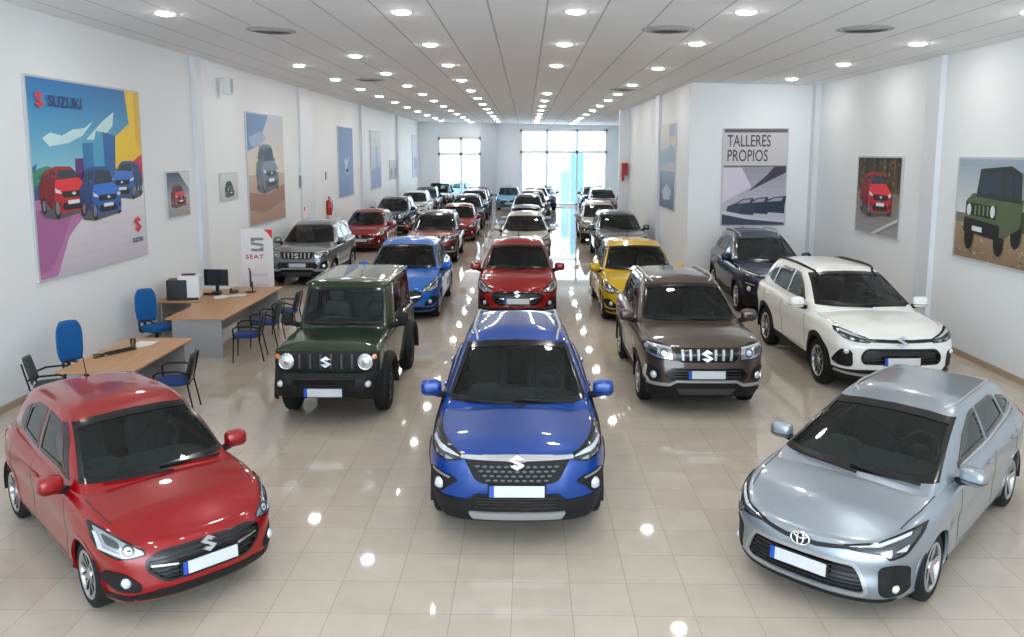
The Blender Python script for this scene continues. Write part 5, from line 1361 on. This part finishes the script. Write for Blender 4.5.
# stand-up banner
t = empty('banner_stand', (-6.12, 18.0, 0), 0, 'white stand-up banner with a red corner behind the large desk', 'banner')
MB().box((0, 0, 1.05), (.72, .012, 2.0)).build('banner_sheet', mat('banner_white', srgb(226, 222, 222), .5), t); MB().box((0, .02, .04), (.78, .2, .08), bev=.02).build('banner_base', ALU, t); MB().box((0, .03, 2.05), (.74, .03, .03)).build('top_bar', ALU, t); MB().tube([(0, .05, .05), (0, .04, 2.05)], .012, 6).build('support_pole', ALU, t)
def flat(pts, y, name, m):
    mb = MB(); mb.add([(x, y, z) for x, z in pts], [tuple(range(len(pts)))], smooth=False); return mb.build(name, m, t, recalc=False)
flat([(.16, 2.03), (.355, 2.03), (.355, 1.80), (.27, 1.93)], -.009, 'banner_corner', RED)
gl = flatm('slogo', (128, 130, 136))
for pts in ([(-.14, 1.84), (.15, 1.84), (.15, 1.78), (-.04, 1.78), (-.06, 1.75), (-.14, 1.75)], [(-.14, 1.74), (.15, 1.70), (.15, 1.64), (-.14, 1.68)], [(.15, 1.62), (.15, 1.53), (-.14, 1.53), (-.14, 1.59), (.05, 1.59), (.07, 1.62)]): flat(pts, -.009, 'banner_logo', gl)
v, f = text_mesh('SEAT', .135, .001, .003, 1.15, 1.25); mb = MB(); mb.add([(x-.27, -.009-z, y+1.36) for x, y, z in v], f, 0, False); mb.build('lettering', flatm('seatred', (176, 60, 72)), t, recalc=False)
for z in (1.0, .96, .75): flat([(-.2, z), (.22, z), (.22, z+.012), (-.2, z+.012)], -.009, 'banner_line', flatm('bline', (170, 168, 172)))
# ------------------------------------------------------------------ cars in the hall
MODELS = {'scross': model_scross(), 'swift': model_swift(), 'vitara': model_vitara(), 'across': model_across(), 'corolla': model_corolla(), 'jimny': model_jimny()}
USED = set()
def park(model, x, y, rz, col, label, cat='car', roof=None, sc=(1, 1, 1)):
    src = MODELS[model]
    o = src if model not in USED else copy_tree(src)
    USED.add(model)
    o.location = (x, y, 0); o.rotation_euler = (0, 0, math.radians(rz)); o.scale = sc
    tag(o, label, cat, 'cars parked in the showroom'); recolor(o, col, roof); return o
P_RED = paint('signal_red', (136, 0, 8), .1, .3); P_BLUE = BODY; P_SILV = paint('silver_blue', (148, 157, 167), .7, .32); P_WHITE = paint('white', (226, 226, 222), 0, .3)
P_GREEN = paint('dark_green', (30, 48, 30), .1, .35); P_BROWN = paint('brown', (74, 62, 56), .55, .32); P_YEL = paint('yellow', (200, 164, 8), .15, .35); P_SKY = paint('bright_blue', (14, 98, 184), .2, .35)
P_NAVY = paint('navy', (14, 32, 66), .2, .35); P_GREY = paint('grey', (118, 122, 126), .7, .32); P_MAR = paint('maroon', (122, 20, 26), .35, .3); P_DGREY = paint('dark_grey', (78, 84, 88), .6, .32)
P_CHAMP = paint('champagne', (196, 192, 184), .4, .3); P_LBLUE = paint('light_blue', (110, 160, 196), .4, .3); P_TEAL = paint('teal', (44, 78, 88), .4, .3); P_BRN2 = paint('red_brown', (96, 40, 36), .4, .3); P_BLK = paint('black', (16, 18, 20), .2, .25)
park('scross', -.10, 9.36, .6, P_BLUE, 'bright blue car at the front centre, nearest the camera', sc=(1, 1.02, 1.0))
park('swift', -3.87, 7.42, 45.3, P_RED, 'red hatchback angled at the bottom left corner in front of the desks', sc=(.88, .94, .94))
park('corolla', 3.75, 7.87, -43, P_SILV, 'silver estate car angled at the bottom right corner', sc=(.915, .94, .95))
park('across', 5.69, 14.3, 1.2, P_WHITE, 'white car beside the right wall behind the silver estate', sc=(1.04, 1, 1.04))
park('jimny', -2.75, 12.45, 0, P_GREEN, 'dark green boxy off-roader with round headlamps beside the visitor chairs', sc=(1, 1, 1.04))
park('vitara', 2.58, 13.2, 0, P_BROWN, 'brown car with chrome grille slats to the right of the bright blue front car', sc=(1, 1, 1.04))
park('swift', -.19, 19.3, 0, P_RED, 'red hatchback directly behind the bright blue front car', sc=(1.05, 1.05, 1.10))
park('swift', 2.60, 19.2, 0, P_YEL, 'yellow hatchback behind the brown car', sc=(1.05, 1.05, 1.10))
park('swift', -2.86, 19.4, 0, P_SKY, 'blue hatchback just behind the dark green off-roader', sc=(1.05, 1.05, 1.10))
park('scross', 5.9, 20.15, -1, P_NAVY, 'dark navy car under the workshop poster behind the white car', sc=(1, 1, 1.09))
park('vitara', -6.45, 24.3, 0, P_GREY, 'grey car with slatted grille next to the white stand-up banner', sc=(1, 1, 1.02))
park('scross', -.03, 28.6, 0, P_CHAMP, 'pale champagne car second behind the bright blue front car')
park('vitara', 3.29, 28.9, 0, P_DGREY, 'dark grey car behind the yellow hatchback')
park('vitara', -3.22, 28.8, 0, P_MAR, 'maroon car with black roof behind the blue hatchback', roof=P_BLK)
park('swift', -6.27, 31.9, 0, P_RED, 'red hatchback along the left wall behind the grey car')
park('swift', -2.97, 35.5, 0, P_RED, 'red hatchback further back, behind the maroon car')
park('swift', .0, 34.5, 0, P_SILV, 'silver hatchback behind the champagne car in the centre row')
park('scross', 3.15, 34.7, 0, P_CHAMP, 'pale silver car behind the dark grey car in the right row')
park('vitara', -6.3, 38.4, 0, P_NAVY, 'dark navy car by the left wall behind a red hatchback')
park('scross', .1, 41.2, 0, P_DGREY, 'dark grey car behind the silver hatchback in the centre row')
park('scross', -3.0, 41.0, 0, P_NAVY, 'navy car behind the further back red hatchback')
park('scross', -6.28, 45.3, 0, P_WHITE, 'white car far back along the left wall')
park('scross', .38, 45.7, 0, P_BRN2, 'red brown car far back in the centre row')
park('vitara', -3.0, 46.8, 0, P_SILV, 'silver car far back behind the navy car, second row from the left wall')
park('vitara', 4.55, 48.2, 0, P_MAR, 'dark red car with white roof at the far right, past the column', roof=P_WHITE)
park('scross', -6.25, 50.2, 0, P_TEAL, 'dark teal car far back along the left wall behind a white car')
park('vitara', .6, 50.2, 0, P_WHITE, 'white car next to last in the centre row')
park('vitara', -3.1, 51.2, 0, P_GREY, 'grey car last of the row behind the silver one, far back')
park('scross', 4.5, 54.0, 0, P_DGREY, 'dark grey car last at the far right by the shopfront')
park('scross', 1.15, 54.7, 0, P_SKY, 'blue car last in the centre row by the shopfront')
park('swift', -1.15, 54.5, 0, P_LBLUE, 'light blue car near the pillar between the back windows')
park('jimny', -5.85, 54.9, 0, P_WHITE, 'white boxy off-roader under the left back window', roof=P_BLK)
park('scross', -4.2, 60.8, 90, P_LBLUE, 'light blue car parked outside the left back window')

# ------------------------------------------------------------------ daylight and camera
w = bpy.data.worlds.new('daylight'); SC.world = w; w.use_nodes = True
bg = w.node_tree.nodes['Background']; bg.inputs[0].default_value = (.76, .89, 1.0, 1); bg.inputs[1].default_value = SKY
cam = bpy.data.cameras.new('camera'); co = bpy.data.objects.new('camera', cam); COL.objects.link(co)
cam.sensor_width = 36; cam.lens = 800/1024*36; cam.shift_y = -(318.5-260)/1024
cam.clip_end = 400
co.location = (0, 0, 3.75); co.rotation_euler = (math.radians(90-7.618), 0, math.radians(.994))
SC.camera = co
SC.view_settings.view_transform = 'Standard'; SC.view_settings.look = 'None'; SC.view_settings.gamma = 1; SC.view_settings.use_curve_mapping = False
SC.view_settings.exposure = EXPO
SC.cycles.max_bounces = 8; SC.cycles.diffuse_bounces = 4; SC.cycles.transparent_max_bounces = 10; SC.cycles.sample_clamp_indirect = 6
SC.cycles.use_denoising = True
